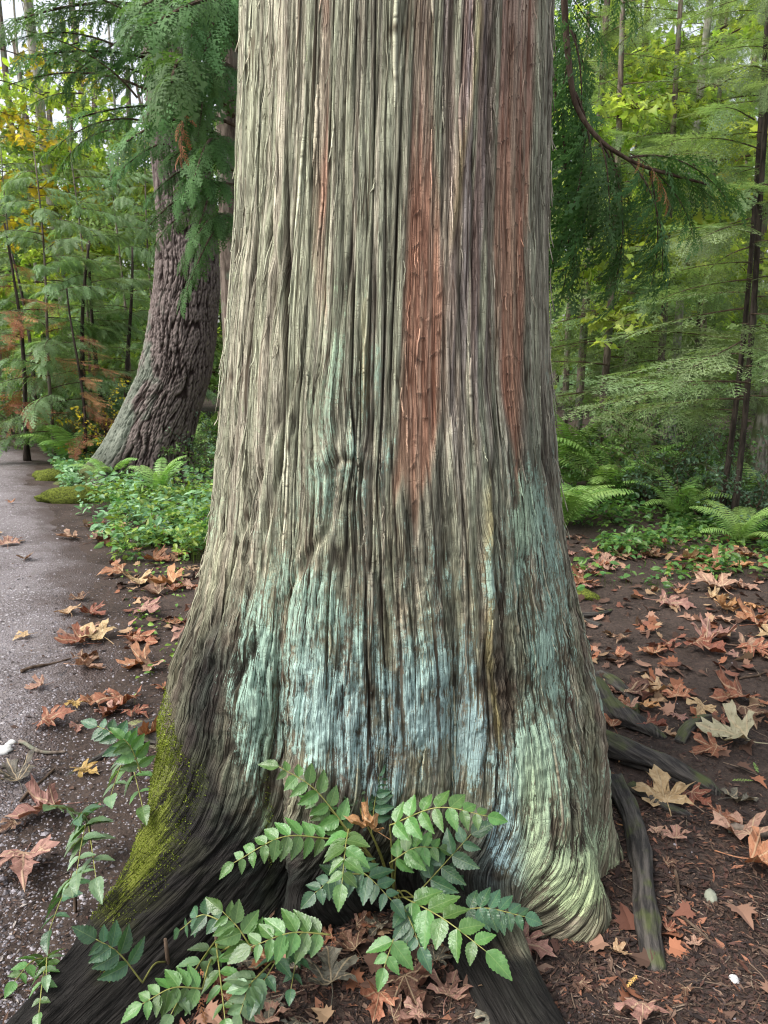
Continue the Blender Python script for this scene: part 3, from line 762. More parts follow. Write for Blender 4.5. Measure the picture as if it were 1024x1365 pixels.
BR_bg = [leafy_branch('branch', M['bluegreen'], 150, .05, s, 'oval', .35) for s in (28, 29)]
BR_sy = [leafy_branch('branch', M['maple_y'], 50, .07, s, 'oval', .35) for s in (30,)]

def tree(name, label, cat, x, y, h, r0, r1, mat, boughs, n, zlo, zhi, L, lean=(0, 0), group=None, tilt=(-.15, .2), azr=(0, 2*PI), taper=True, seed=0, sway=.04, rot_phase=None):
    r = np.random.RandomState(seed+101)
    z0 = float(gz(x, y))-.05
    t = thing(name, label, cat, (x, y, z0), 0, group)
    k = np.linspace(0, 1, 12); P_ = np.stack([lean[0]*k**1.3+sway*np.sin(k*5+seed), lean[1]*k+sway*np.cos(k*4+seed), k*h], -1)
    V, Q_, T_ = tube(P_, r0+(r1-r0)*k**.8+r0*.5*np.exp(-k*h/.12), 10, True, .15, seed)
    link('trunk', mkmesh('trunk', V, Q_, T_, None, True, None, [mat]), t)
    for i in range(n):
        f = (i+.5)/n; z = zlo+(zhi-zlo)*f; kk = z/h
        o_ = (np.interp(kk, k, P_[:, 0]), np.interp(kk, k, P_[:, 1]), z)
        az = r.uniform(*azr) if rot_phase is None else rot_phase+i*2.4
        l = L*(1-.45*f*taper)*r.uniform(.7, 1.15)
        link('bough', boughs[r.randint(len(boughs))], t, o_, (r.uniform(-.2, .2), -r.uniform(*tilt), az), l)
    return t

# ------------------------------------------------------------------ second tree: leaning fir with furrowed bark
FZ = np.array([-.3, 0, .32, .76, 1.19, 1.6, 2.18, 2.82, 5.05, 7.0])
FX = np.array([-2.95, -2.90, -2.82, -2.62, -2.43, -2.33, -2.23, -2.19, -2.32, -2.4])
FR = np.array([.62, .58, .50, .44, .40, .375, .345, .30, .25, .22])
FY = 9.1
nz, nth = 520, 300
zs = np.concatenate([np.linspace(-.3, 3.2, 420), np.linspace(3.22, 7, 100)]); th = np.linspace(-PI, PI, nth, endpoint=False)
ZF, TF = np.meshgrid(zs, th, indexing='ij')
rf = np.interp(ZF, FZ, FR)*.95; D = np.degrees(TF); zc = np.maximum(ZF, -.1)
for c, A, h, wd in ((-66, .33, .15, 16), (-20, .3, .2, 16), (30, .3, .2, 18), (80, .35, .2, 16), (140, .4, .2, 18), (-130, .5, .2, 18)):
    rf = rf+A*np.exp(-zc/h)*gauss((D-c)/wd)
sF = TF*.4; swf = sF+.06*perlin(sF*3, ZF*1.5, 101)
AF = ZF-.55*np.exp(-np.maximum(ZF, 0)/.25)*gauss((D+66)/20)
m1 = perlin(swf*18, AF*2.0, 102); m2 = perlin(swf*36, AF*6, 103); m3 = perlin(swf*60, AF*24, 104)
hF = .026*sst(0, .2, abs(m1))+.016*sst(0, .2, abs(m2))+.007*m3
per = sst(PI, PI*.96, abs(TF)); hF = hF*per
xc = np.interp(ZF, FZ, FX); rr_ = rf+hF
VF = np.stack([xc+rr_*np.sin(TF), FY-rr_*np.cos(TF), ZF], -1)
ctop = np.array([.21, .17, .155]); cgrv = np.array([.030, .020, .018])
cF = cgrv+(ctop-cgrv)*sst(.018, .05, hF)[..., None]
lf = sst(.25, .6, np.exp(-((TF+.9)/.7)**2)*sst(2.6, .3, ZF)*.9+.35*fbm(sF*5, ZF*4, 3, 105))
cF = cF*(1-lf[..., None]*.75)+np.array([.17, .20, .155])*lf[..., None]*.75*(.5+.5*sst(0, .03, hF))[..., None]
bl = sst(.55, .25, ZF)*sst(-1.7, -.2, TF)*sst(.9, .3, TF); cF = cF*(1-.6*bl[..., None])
ms = sst(.30, .12, ZF)*sst(-.3, -.9, TF); cF = cF*(1-.85*ms[..., None])+np.array([.08, .09, .025])*.85*ms[..., None]
idf = np.arange(ZF.size).reshape(ZF.shape); nxf = np.roll(idf, -1, 1)
qF = np.stack([idf[:-1], nxf[:-1], nxf[1:], idf[1:]], -1).reshape(-1, 4)
fir = thing('fir_tree', 'leaning old fir with furrowed purple brown bark beside the path, its foot mossy', 'tree', (-3.0, FY, 0))
o = link('trunk', mkmesh('trunk', VF.reshape(-1, 3), qF, None, {'Col': ('FLOAT_COLOR', cF.reshape(-1, 3)), 'flow': ('FLOAT_VECTOR', np.stack([swf, ZF, 0*ZF], -1).reshape(-1, 3))}, True, None, [M['fir_bark']]), fir)
o.location = -Vector(fir.location)

# ------------------------------------------------------------------ near cedar behind the great one, its drooping boughs fill the upper left
ced2 = tree('cedar_tree', 'cedar half hidden behind the left edge of the giant trunk, with dark drooping boughs', 'tree', -1.30, 7.2, 7.5, .14, .10, M['bark_grey'], BG_mid, 0, 0, 1, 1, seed=3)
def bough_at(tree_, meshes, p, az, tilt, L, i=0, roll=0.):
    p = Vector(p)-Vector(tree_.location)
    return link('bough', meshes[i % len(meshes)], tree_, p, (roll, -tilt, az), L)
def ray_bough(tree_, meshes, a, b, Ya, Yb, i=0, roll=0., extra=.30):
    """a bough whose stem runs from a to b (px) at depths Ya, Yb"""
    A = at(a[0], a[1], Ya); B = at(b[0], b[1], Yb); d = B-A; L = d.length
    az = math.atan2(d.y, d.x); el = math.atan2(d.z, math.hypot(d.x, d.y))
    return bough_at(tree_, meshes, A, az, el+extra, L, i, roll)
rb = random.Random(4)
for (a, b, Ya, Yb) in [((330, 60), (40, 20), 7, 5.6), ((330, 140), (60, 70), 7, 5.8), ((325, 150), (180, 110), 7, 4.6), ((185, 130), (40, 40), 5.6, 5.2),
                       ((325, 70), (150, 20), 6.8, 5.0), ((325, 20), (170, -40), 6.8, 5.4), ((325, 200), (150, 190), 6.8, 5.2), ((325, 230), (200, 220), 6.8, 5.6),
                       ((320, 110), (230, 140), 6.4, 4.8), ((330, 250), (205, 300), 6.8, 5.9), ((328, 300), (240, 320), 6.8, 5.6), ((322, 0), (250, 60), 6.6, 4.9),
                       ((325, 170), (95, 160), 7.0, 6.2), ((326, 60), (235, 30), 6.5, 4.4), ((326, 330), (265, 300), 6.8, 6.0), ((326, -40), (60, -50), 7, 5.8), ((325, 40), (110, 90), 7, 6), ((200, 120), (20, 110), 6, 5.6), ((160, 60), (10, 60), 6, 5.6), ((180, 20), (30, -10), 6, 5.6), ((190, 160), (70, 200), 6.1, 5.8), ((320, 260), (215, 270), 6.6, 5.4), ((322, 200), (225, 240), 6.6, 5.2)]:
    ray_bough(ced2, BG_mid, a, b, Ya, Yb, rb.randrange(3), rb.uniform(-.3, .3))
    m2_ = ((a[0]+b[0])/2+rb.uniform(-20, 20), (a[1]+b[1])/2+rb.uniform(-20, 20))
    ray_bough(ced2, BG_mid, m2_, (b[0]+rb.uniform(-10, 40), b[1]+rb.uniform(20, 80)), (Ya+Yb)/2+.2, Yb+.3, rb.randrange(3), rb.uniform(-.4, .4))
# boughs of the great cedar: right of the trunk
V, Q_, T_ = tube(curve([at(748, -120, 3.0), at(752, 0, 2.9), at(758, 80, 2.85), at(768, 140, 2.8), at(795, 182, 2.75), at(830, 208, 2.7), at(870, 226, 2.7), at(945, 246, 2.75)], 40), np.linspace(.013, .004, 40), 7)
child('branch', mkmesh('branch', V, Q_, T_, None, True, None, [M['bark_twig']]))
for (a, b, Ya, Yb, i) in [((765, 120), (800, 330), 2.8, 2.75, 0), ((800, 185), (850, 370), 2.75, 2.7, 1), ((835, 210), (905, 350), 2.7, 2.65, 2), ((860, 222), (950, 250), 2.7, 2.8, 0),
                          ((755, 40), (790, 200), 2.9, 2.8, 1), ((750, 0), (742, 190), 2.9, 2.9, 2), ((750, -30), (800, 60), 2.9, 3.0, 0), ((760, 150), (750, 380), 2.85, 2.9, 1),
                          ((880, 230), (925, 310), 2.7, 2.75, 1), ((815, 200), (825, 350), 2.75, 2.8, 2), ((748, -80), (850, -10), 2.9, 3.0, 1), ((840, 210), (960, 235), 2.7, 2.9, 2), ((752, 60), (745, 300), 2.95, 3.0, 0), ((770, 140), (775, 360), 2.85, 2.8, 1), ((748, 10), (800, 170), 2.95, 3.1, 2), ((870, 226), (880, 380), 2.7, 2.7, 0), ((790, 180), (830, 300), 2.75, 2.6, 1), ((748, -60), (770, 110), 3.0, 3.1, 0)]:
    ray_bough(cedar, BG_near, a, b, Ya, Yb, i, rb.uniform(-.5, .5), .15)
BG_rn = [bough_mesh('bough', 'near', M['rust'], 9, 41, size=1.6)]
ray_bough(cedar, BG_rn, (840, 205), (895, 260), 2.68, 2.66, 0, 0, .2)
ray_bough(ced2, [bough_mesh('bough', 'mid', M['rust'], 7, 42)], (260, 140), (235, 200), 5.2, 5.0, 0, 0, .2)

# ------------------------------------------------------------------ left background trees
def X(px_, Y): return (px_-512)/FPX*Y/1.0
tree('alder_tree', 'thin pale alder trunk standing at the far left edge with yellow green leaves', 'tree', X(19, 14.5), 14, 11, .11, .07, M['bark_pale'], BR_mg+BR_my, 20, 3.2, 9.5, 2.2, seed=1, azr=(0, 6.28))
tree('alder_tree', 'thin pale trunk rising between the drooping cedar boughs and the yellow leaves', 'tree', X(116, 16.5), 16, 12, .12, .07, M['bark_pale'], BR_mg, 14, 4.5, 10, 2.0, lean=(-.4, 0), seed=2)
for i, (px_, Y, lab) in enumerate([(75, 10.5, 'young cedar with grey green feathery boughs behind the rusty twigs'), (125, 11.5, 'young cedar left of the leaning fir trunk, mid green boughs'),
                                   (175, 12.5, 'young cedar just behind the leaning fir trunk on its left'), (40, 13.5, 'taller young cedar beyond the end of the path'), (215, 14, 'young cedar standing behind the fir trunk')]):
    tree('young_cedar', lab, 'tree', X(px_, Y), Y, 4.0+i*.25, .03, .008, M['bark_grey'], BG_young, 36, .4, 3.8+.25*i, 1.1, seed=10+i, tilt=(-.1, .25))
rb0 = [.25, -.2, .12, -.3]
for i, (px_, Y, lab) in enumerate([(108, 10.8, 'thin dark sapling trunk nearest the rusty twigs'), (143, 11.2, 'dark slim trunk left of the fir, second from its trunk'), (172, 11.6, 'dark slim trunk closest to the left side of the fir'), (55, 12.5, 'dark slim trunk above the bend of the path')]):
    tree('sapling', lab, 'tree', X(px_, Y), Y, 3.0, .05, .015, M['bark_dark'], BG_hem, 12, 1.2, 2.9, .9, lean=(rb0[i], .2), seed=20+i, tilt=(-.1, .1))
tree('dead_conifer', 'small dead conifer with rust red needles over the bend of the path', 'tree', X(45, 10.6), 10.4, 3.1, .04, .012, M['bark_dark'], BG_rust, 15, .5, 2.7, 1.1, seed=30, tilt=(-.2, .1))
tree('dead_conifer', 'thin dead conifer with sparse rusty twigs between path bend and fir', 'tree', X(110, 10.2), 10.2, 2.3, .025, .01, M['bark_dark'], BG_rust, 9, .4, 2.0, .8, seed=31, tilt=(-.3, .0))
def shrub(name, label, x, y, meshes, n, h, L, seed, group=None, tilt=(.3, 1.2)):
    r = np.random.RandomState(seed); t = thing(name, label, 'shrub', (x, y, float(gz(x, y))-.02), 0, group)
    for i in range(n):
        hh = h*r.uniform(.0, .6)
        link('branch', meshes[i % len(meshes)], t, (r.uniform(-.12, .12), r.uniform(-.12, .12), hh), (r.uniform(-.4, .4), -r.uniform(*tilt), r.uniform(0, 2*PI)), L*r.uniform(.6, 1.1))
    return t
shrub('shrub', 'small shrub with yellow leaves in front of the dark saplings left of the fir', X(147, 10), 9.9, BR_sy, 9, 1.2, .8, 1)
shrub('shrub', 'low dark green bush at the left edge beside the end of the path', X(15, 11.5), 11.8, BR_gr, 16, 1.0, 1.1, 2)
shrub('shrub', 'leafy green bush behind the bend of the path, left of the saplings', X(65, 12.5), 12.6, BR_gr+BR_bg, 16, .9, 1.1, 3)
shrub('shrub', 'bluish green low bush at the left foot of the saplings', X(120, 11), 11.2, BR_bg, 12, .5, .9, 4)
shrub('shrub', 'pale leafy shrub behind the right side of the fir foot', X(272, 8.6), 8.9, BR_gr+BR_bg, 12, .5, .6, 5)

# ------------------------------------------------------------------ right background trees
tree('maple_tree', 'slim pale trunk at upper right with bright yellow green maple leaves', 'tree', X(880, 10), 9.6, 8, .055, .035, M['bark_pale'], BR_mg, 30, 2.3, 7, 2.0, seed=41, lean=(.1, 0))
tree('maple_tree', 'yellow green maple close behind the right edge of the giant trunk', 'tree', X(775, 9), 9, 7, .05, .03, M['bark_grey'], BR_mg, 26, 1.9, 6, 1.5, seed=42)
tree('maple_tree', 'maple with yellowing leaves at the far upper right', 'tree', X(990, 12), 12, 9, .07, .04, M['bark_grey'], BR_mg+BR_my, 20, 3.2, 8, 2.2, seed=43)
tree('young_hemlock', 'thin dark hemlock sapling, left one of the close pair at right', 'tree', X(967, 6.7), 6.6, 5, .026, .014, M['bark_dark'], BG_hem, 30, 1.0, 4.6, 1.15, seed=44, tilt=(-.15, .08))
tree('young_hemlock', 'thin dark hemlock sapling, right one of the close pair at right', 'tree', X(981, 6.4), 6.35, 5, .028, .016, M['bark_dark'], BG_hem, 26, 1.1, 4.6, 1.1, seed=45, tilt=(-.15, .08))
for i, (px_, Y, lab) in enumerate([(800, 8.2, 'grey green hemlock right behind the ferns beside the giant trunk'), (870, 8.8, 'grey green hemlock with twiggy level branches between ferns and sapling pair'),
                                   (925, 10.5, 'taller hemlock behind the sapling pair'), (1050, 11.5, 'hemlock at the right edge of the view'), (755, 11, 'hemlock mostly hidden behind the giant trunk')]):
    tree('hemlock_tree', lab, 'tree', X(px_, Y), Y, 5.6+.5*i, .05, .02, M['bark_grey'], BG_hem, 44, .9, 4.8+.4*i, 1.4, seed=50+i, tilt=(-.15, .12))
tree('young_cedar', 'young cedar with green boughs at upper right behind the hanging spray', 'tree', X(930, 11.5), 11.8, 8, .08, .04, M['bark_dark'], BG_young, 20, 2.6, 6.5, 1.5, seed=57)
tree('young_cedar', 'dark young cedar beyond the maple at upper right, seen beside the giant trunk', 'tree', X(830, 13), 13, 9, .1, .04, M['bark_dark'], BG_young, 24, 2.0, 7.5, 1.6, seed=58)
tree('birch_tree', 'pale mossy birch trunk leaning right at the right edge of the view', 'tree', X(994, 8.3), 8.1, 6, .11, .07, M['bark_mossy'], BR_mg, 8, 3.6, 6, 1.4, lean=(.95, 0), seed=59)
shrub('shrub', 'broad green bush right of the ferns under the hemlocks', X(860, 7.6), 7.5, BR_gr+BR_bg, 16, .35, .9, 11)
shrub('shrub', 'green bush at the foot of the sapling pair', X(955, 6.9), 6.9, BR_bg+BR_gr, 14, .3, .75, 12)
shrub('shrub', 'bluish leafy bush at the right edge near the birch', X(1015, 6.6), 6.5, BR_bg, 14, .35, .8, 13)
shrub('shrub', 'low bush at the dark edge of the wood behind the ferns', X(795, 8.6), 8.4, BR_gr, 14, .3, .9, 14)
shrub('shrub', 'green bush behind the sapling pair', X(915, 8.4), 8.3, BR_gr+BR_bg, 14, .4, .9, 15)

# ------------------------------------------------------------------ trees further back, each on its own
r = np.random.RandomState(77); kinds = [(BR_gf, 'bark_grey', 'broadleaf_tree', 'distant mid green tree'), (BR_mg, 'bark_pale', 'broadleaf_tree', 'distant yellow green tree'), (BG_young, 'bark_dark', 'conifer_tree', 'distant feathery cedar')]
for side, pxs in (('beyond the path', [-5, 50, 110, 175, 240, 300]), ('at right', [735, 785, 840, 890, 950, 1010])):
    for i, px_ in enumerate(pxs):
        for row, Y in enumerate((18, 25)):
            k_ = kinds[(i*2+row+(side[0] == 'b')) % 3]; Yj = Y+r.uniform(-1.5, 2.5)
            tree(k_[2], f'{k_[3]}, {("first", "second", "third", "fourth", "fifth", "sixth", "seventh", "eighth")[i]} from the left in the {"nearer" if row == 0 else "farther"} row {side}', 'tree', X(px_+r.uniform(-8, 8), Yj), Yj, 12+r.uniform(0, 3), .045, .012, M['bark_pale' if i % 2 else 'bark_grey'], k_[0], 28, 1.0, (6.2 if side[0] == 'b' else 8.5)+row*1.5, 2.8, lean=(r.uniform(-2, 2), 0), sway=.15, seed=200+i*2+row+(50 if side[0] == 'b' else 0), group=f'{k_[3]}s in the {"nearer" if row == 0 else "farther"} row {side}')
def woods():
    mb = MB(); r = np.random.RandomState(5); n = 10000
    a = r.uniform(-.95, .95, n); d = r.uniform(30, 44, n); z = r.gamma(2.2, 2.6, n)
    P_ = np.stack([np.sin(a)*d, np.cos(a)*d, z], -1)
    cl = r.randint(0, 420, n); cx_ = r.uniform(-.95, .95, 420); cdd = r.uniform(30, 44, 420); cz_ = r.gamma(1.8, 1.7, 420)
    P_ = np.stack([np.sin(cx_[cl])*cdd[cl], np.cos(cx_[cl])*cdd[cl], cz_[cl]], -1)+r.randn(n, 3)*[1.1, 1.1, .8]
    tone = np.array([[.7, .8, .7], [1.1, 1.2, .9], [2.2, 2.2, .7]])[r.randint(0, 3, 420)][cl]
    leaves_on(mb, P_, r.randn(n, 3)*[1, 1, .6]+[0, 0, -.3], .42, r, tone, 'oval')
    for i in range(60):
        aa = r.uniform(-.95, .95); dd = r.uniform(28, 42); x, y = math.sin(aa)*dd, math.cos(aa)*dd
        V, Q_, T_ = tube([(x, y, -.5), (x+r.randn()*.2, y, 6), (x+r.randn()*.4, y, 13)], [.18, .14, .1], 6, False); mb.add(V, Q_, None, (1, 1, 1), 1)
    o = link('distant_woods', mb.mesh('distant_woods', [M['far'], M['bark_grey']], False)); o['kind'] = 'stuff'
    tag(o, 'far off woods closing the view on both sides of the giant trunk', 'woods')
woods()

# ------------------------------------------------------------------ ferns
def frond_mesh(seed, L=.75, n=24):
    r = np.random.RandomState(seed); mb = MB(); t = np.linspace(0, 1, 16)
    ph = 1.38-1.6*t**1.2; ds = L/15
    x = np.concatenate([[0], np.cumsum(np.cos(ph[:-1])*ds)]); z = np.concatenate([[0], np.cumsum(np.sin(ph[:-1])*ds)])
    V, Q_, T_ = tube(np.stack([x, 0*x, z], -1), np.linspace(.003, .001, 16), 4, False); mb.add(V, Q_, None, (.9, .9, .6))
    for k in range(n):
        tk = .12+.88*(k+.5)/n; o_ = np.array([np.interp(tk, t, x), 0, np.interp(tk, t, z)]); p = np.interp(tk, t, ph)
        l = .13*L/.75*(math.sin(PI*(tk*.86+.10))**.7)*r.uniform(.9, 1.1)
        fw = np.array([math.cos(p), 0, math.sin(p)]); nm = np.array([-math.sin(p), 0, math.cos(p)])
        for sd_ in (1, -1):
            d = np.array([0, sd_, 0])*.95+fw*.3-nm*.15+r.randn(3)*.04; d /= np.linalg.norm(d)
            wv = fw*.010*L/.75*1.15
            V = [o_-wv*.6, o_+wv*.6, o_+d*l*.55+wv*.8-nm*.004, o_+d*l*.55-wv*.8-nm*.004, o_+d*l-nm*.02*l/.1]
            mb.add(V, [(0, 1, 2, 3)], [(3, 2, 4)], np.array([1, 1, 1])*r.uniform(.8, 1.2))
    return mb.mesh('frond', [M['fern']], False)
FR_ = [frond_mesh(s) for s in (1, 2, 3)]
def fern(label, px_, py_, size, n, seed, tilt=.0):
    p = G(px_, py_); size *= 1.35; t = thing('fern', label, 'fern', p); r = np.random.RandomState(seed)
    for i in range(n):
        link('frond', FR_[i % 3], t, (r.uniform(-.02, .02), r.uniform(-.02, .02), -.01), (r.uniform(-.15, .15), r.uniform(-.25, .35)+tilt, i*2.399+r.uniform(-.3, .3)), size*r.uniform(.7, 1.1))
fern('sword fern closest to the right edge of the giant trunk', 752, 705, .85, 15, 1)
fern('tall sword fern upright against the dark wood beside the giant trunk', 765, 655, 1.2, 16, 2, -.15)
fern('bright sword fern with arching fronds right of the giant trunk', 806, 668, .95, 14, 3)
fern('sword fern further right, left of the low bushes', 850, 662, .95, 12, 4)
fern('sword fern in front of the sapling pair', 905, 690, .7, 12, 5)
fern('small fern by the leaf litter at the right edge', 985, 728, .55, 12, 6)
fern('fern at the right edge half behind the bushes', 1012, 680, .8, 12, 7)
fern('fern at the foot of the fir on its path side', 98, 618, .9, 13, 8)
fern('fern between the path bend and the fir foot', 66, 608, .7, 11, 9)
fern('fern right of the fir foot', 245, 612, .8, 12, 10)
fern('fern behind the fir foot near the giant trunk', 280, 590, .9, 12, 11)
fern('pale fern left of the fir roots beside the path', 112, 600, .8, 10, 12)
fern('fern in front of the mossy fir roots', 150, 648, .6, 11, 13)
fern('small fern in the cover midway between fir foot and giant trunk', 215, 660, .55, 10, 14)

# ------------------------------------------------------------------ ground cover
def cover(name, label, regions, n, size, mat, seed, hmax=.14, shape='oval', tones=((1, 1, 1), (1.5, 1.4, .8), (.8, 1., 1.1))):
    r = np.random.RandomState(seed); mb = MB(); tot_ = sum(a[4] for a in regions)
    for (x0, x1, y0, y1, wt) in regions:        # px boxes on the ground
        m_ = int(n*wt/tot_); k_ = m_*3
        pxs = r.uniform(x0, x1, k_); pys = r.uniform(y0, y1, k_)
        dx = (pxs-512)/FPX; dy = (pys-682.5)/FPX; s_ = CAMH/(sp+dy*cp); x = dx*s_; y = (cp-dy*sp)*s_
        keep = fbm(x*2.2, y*2.2, 3, seed)+.22*r.randn(k_) > .0
        keep &= (trunk_dist(x, y) > .05) & (x > edge_x(y)+.15)
        x, y = x[keep][:m_], y[keep][:m_]; n_ = len(x)
        hgt_ = hmax*(.35+.65*np.clip(.5+fbm(x*1.1, y*1.1, 2, seed+9), 0, 1.2))*r.uniform(.1, 1, n_)
        P_ = np.stack([x, y, gz(x, y)+hgt_+.004], -1)
        D_ = r.randn(n_, 3)*[1, 1, .25]+[0, -.25, .15]
        tn = np.array(tones)[r.randint(0, len(tones), n_)]
        leaves_on(mb, P_, D_, size, r, tn, shape)
        # stems
        kk = min(n_, 700); V = []
        b0 = np.stack([x[:kk], y[:kk], gz(x[:kk], y[:kk])], -1); tp_ = P_[:kk]
        V = np.stack([b0-[.0012, 0, 0], b0+[.0012, 0, 0], tp_], 1).reshape(-1, 3)
        mb.add(V, None, np.arange(kk*3).reshape(-1, 3), (.9, .8, .5))
    o = link(name, mb.mesh(name, [mat], False)); o['kind'] = 'stuff'; tag(o, label, 'ground cover')
cover('ground_cover', 'low leafy ground cover between the fir foot and the giant trunk', [(120, 300, 590, 680, 3), (150, 290, 670, 745, 2.2), (60, 130, 600, 640, .8), (230, 300, 560, 620, 1)], 6500, .06, M['green'], 301, .26, tones=((1.3, 1.35, 1.2), (2.3, 2.0, 1.3), (1.2, 1.5, 1.7), (2.0, 1.6, 1.0)))
cover('ground_cover', 'low undergrowth around the ferns and bushes right of the giant trunk', [(740, 1060, 615, 700, 4), (800, 1060, 690, 745, 1.5), (740, 1060, 580, 620, 2.5), (900, 1060, 740, 770, .25), (760, 900, 730, 800, .12)], 7500, .065, M['green'], 302, .17, tones=((1, 1.1, 1), (1.3, 1.4, 1.0), (.9, 1.2, 1.3)))
cover('ground_cover', 'pale bluish creeping plants among the greener cover by the fir foot', [(90, 290, 600, 730, 3), (40, 130, 602, 650, 1.4)], 2200, .085, M['bluegreen'], 305, .24, tones=((1.6, 1.6, 1.3), (1.9, 1.9, 1.5)))
cover('weeds', 'sparse little green weeds growing in the litter left of the giant trunk', [(100, 250, 740, 900, 1), (100, 200, 900, 970, .2)], 260, .035, M['green'], 303, .05, tones=((1.6, 1.7, 1.2), (2, 2, 1)))
# tufts of grass by the roots of ground cover
# ------------------------------------------------------------------ gravel, crumbs and litter
def pebbles(name, label, n, fx, mats, smin, smax, seed, cat='gravel'):
    r = np.random.RandomState(seed); x, y = fx(r, n); n = len(x)
    o_ = np.array([(1, 0, 0), (.3, .95, 0), (-.8, .6, 0), (-.8, -.6, 0), (.3, -.95, 0), (.1, 0, .9), (0, 0, -.6)])
    f = np.array([(0, 1, 5), (1, 2, 5), (2, 3, 5), (3, 4, 5), (4, 0, 5)])
    s_ = r.uniform(smin, smax, n)*(1+1.2*(r.rand(n) > .95)); az = r.uniform(0, 2*PI, n)
    v = o_[None]*s_[:, None, None]*r.uniform(.6, 1.2, (n, 7, 1)); c, s = np.cos(az)[:, None], np.sin(az)[:, None]
    V = np.stack([v[..., 0]*c-v[..., 1]*s+x[:, None], v[..., 0]*s+v[..., 1]*c+y[:, None], v[..., 2]*.8+top(x, y)[:, None]], -1)
    T_ = (np.arange(n)[:, None, None]*7+f[None]).reshape(-1, 3)
    mb = MB(); mb.add(V.reshape(-1, 3), None, T_, np.repeat(r.choice([.25, .5, .8, 1, 1.3], n)[:, None]*np.array([1, .98, 1.]), 7, 0))
    o = link(name, mb.mesh(name, mats, False)); o['kind'] = 'stuff'; tag(o, label, cat)
mg = NT('gravel_chip'); M['gravel'] = mg.fin(mg.mix(1.0, (.24, .225, .235), mg.attr('Col'), 'MULTIPLY'), .7, None, .3)
def fpath(r, n):
    pxs = r.uniform(-80, 260, n*2); pys = 640+(1420-640)*r.uniform(0, 1, n*2)**.8
    dx = (pxs-512)/FPX; dy = (pys-682.5)/FPX; s_ = CAMH/(sp+dy*cp); x = dx*s_; y = (cp-dy*sp)*s_
    e = edge_x(y)+.45-x; k_ = (e > 0) & (r.rand(n*2) < np.clip(.25+e*1.2, 0, 1)) & (trunk_dist(x, y) > .02); return x[k_][:n], y[k_][:n]
pebbles('gravel', 'pale and grey gravel chips strewn over the path', 9000, fpath, [M['gravel']], .0025, .006, 401)
def fsoil(r, n):
    pxs = r.uniform(200, 1080, n*3); pys = 740+(1450-740)*r.uniform(0, 1, n*3)**.7
    dx = (pxs-512)/FPX; dy = (pys-682.5)/FPX; s_ = CAMH/(sp+dy*cp); x = dx*s_; y = (cp-dy*sp)*s_
    k_ = (trunk_dist(x, y) > .01) & (x > edge_x(y)+.1); return x[k_][:n], y[k_][:n]
pebbles('white_grit', 'scattered white grit on the dark soil round the roots', 420, fsoil, [M['gravel']], .002, .0045, 402, 'grit')
mc = NT('litter_crumb'); M['crumb'] = mc.fin(mc.attr('Col'), .8, None, .2)
def crumbs(name, label, n, fx, seed, lo, hi, pal):
    r = np.random.RandomState(seed); x, y = fx(r, n); n = len(x)
    az = r.uniform(0, 2*PI, n); L = r.uniform(lo, hi, n)*(1+r.exponential(.5, n)); wd = L*r.uniform(.08, .45, n)
    z = top(x, y)+.002; d = np.stack([np.cos(az), np.sin(az), r.uniform(-.25, .25, n)], -1); s_ = np.stack([-np.sin(az), np.cos(az), r.uniform(-.4, .4, n)], -1)
    c = np.stack([x, y, z+.002], -1)
    V = np.stack([c-d*L[:, None]/2, c+s_*wd[:, None]/2+[0, 0, .002], c+d*L[:, None]/2, c-s_*wd[:, None]/2+[0, 0, .001]], 1).reshape(-1, 3)
    col = np.array(pal)[r.randint(0, len(pal), n)]*r.uniform(.6, 1.3, (n, 1))
    mb = MB(); mb.add(V, np.arange(n*4).reshape(-1, 4), None, np.repeat(col, 4, 0))
    o = link(name, mb.mesh(name, [M['crumb']], False)); o['kind'] = 'stuff'; tag(o, label, 'litter')
PAL = [(.06, .036, .027), (.085, .05, .035), (.035, .023, .02), (.05, .03, .025), (.14, .09, .065), (.07, .036, .028), (.025, .018, .016), (.03, .022, .02)]
crumbs('leaf_litter', 'crumbled bark, twig and needle litter on the dark soil', 20000, fsoil, 403, .005, .016, PAL)
crumbs('path_litter', 'fine dark crumbs and needles scattered on the path', 5000, fpath, 404, .005, .014, PAL+[(.25, .22, .2)])
def fclose(r, n):
    x = r.uniform(-.6, 1.2, n*3); y = r.uniform(1.2, 2.3, n*3); k_ = trunk_dist(x, y) > .0; return x[k_][:n], y[k_][:n]
crumbs('bark_litter', 'reddish shredded bark and needles heaped between the feet of the giant trunk', 6000, fclose, 405, .007, .024, PAL+[(.22, .10, .06)])
def twigs():
    r = np.random.RandomState(9); mb = MB(); x, y = fsoil(r, 260); x2, y2 = fclose(r, 120); x = np.concatenate([x, x2]); y = np.concatenate([y, y2])
    for a, b in zip(x, y):
        L = r.uniform(.03, .14); az = r.uniform(0, 2*PI); w_ = r.uniform(.0008, .002); t = np.linspace(-.5, .5, 5)*L
        px_ = a+t*math.cos(az)+r.randn()*.01*(t/L)**2; py_ = b+t*math.sin(az)+.06*L*np.sin(t*40)
        V, Q_, T_ = tube(np.stack([px_, py_, top(px_, py_)+w_+.002], -1), w_, 4); mb.add(V, Q_, T_, np.array([(.12, .085, .06), (.2, .15, .11), (.07, .045, .035)])[r.randint(3)])
    o = link('twig_litter', mb.mesh('twig_litter', [M['crumb']], False)); o['kind'] = 'stuff'; tag(o, 'thin broken twigs scattered over the dark soil', 'litter')
twigs()
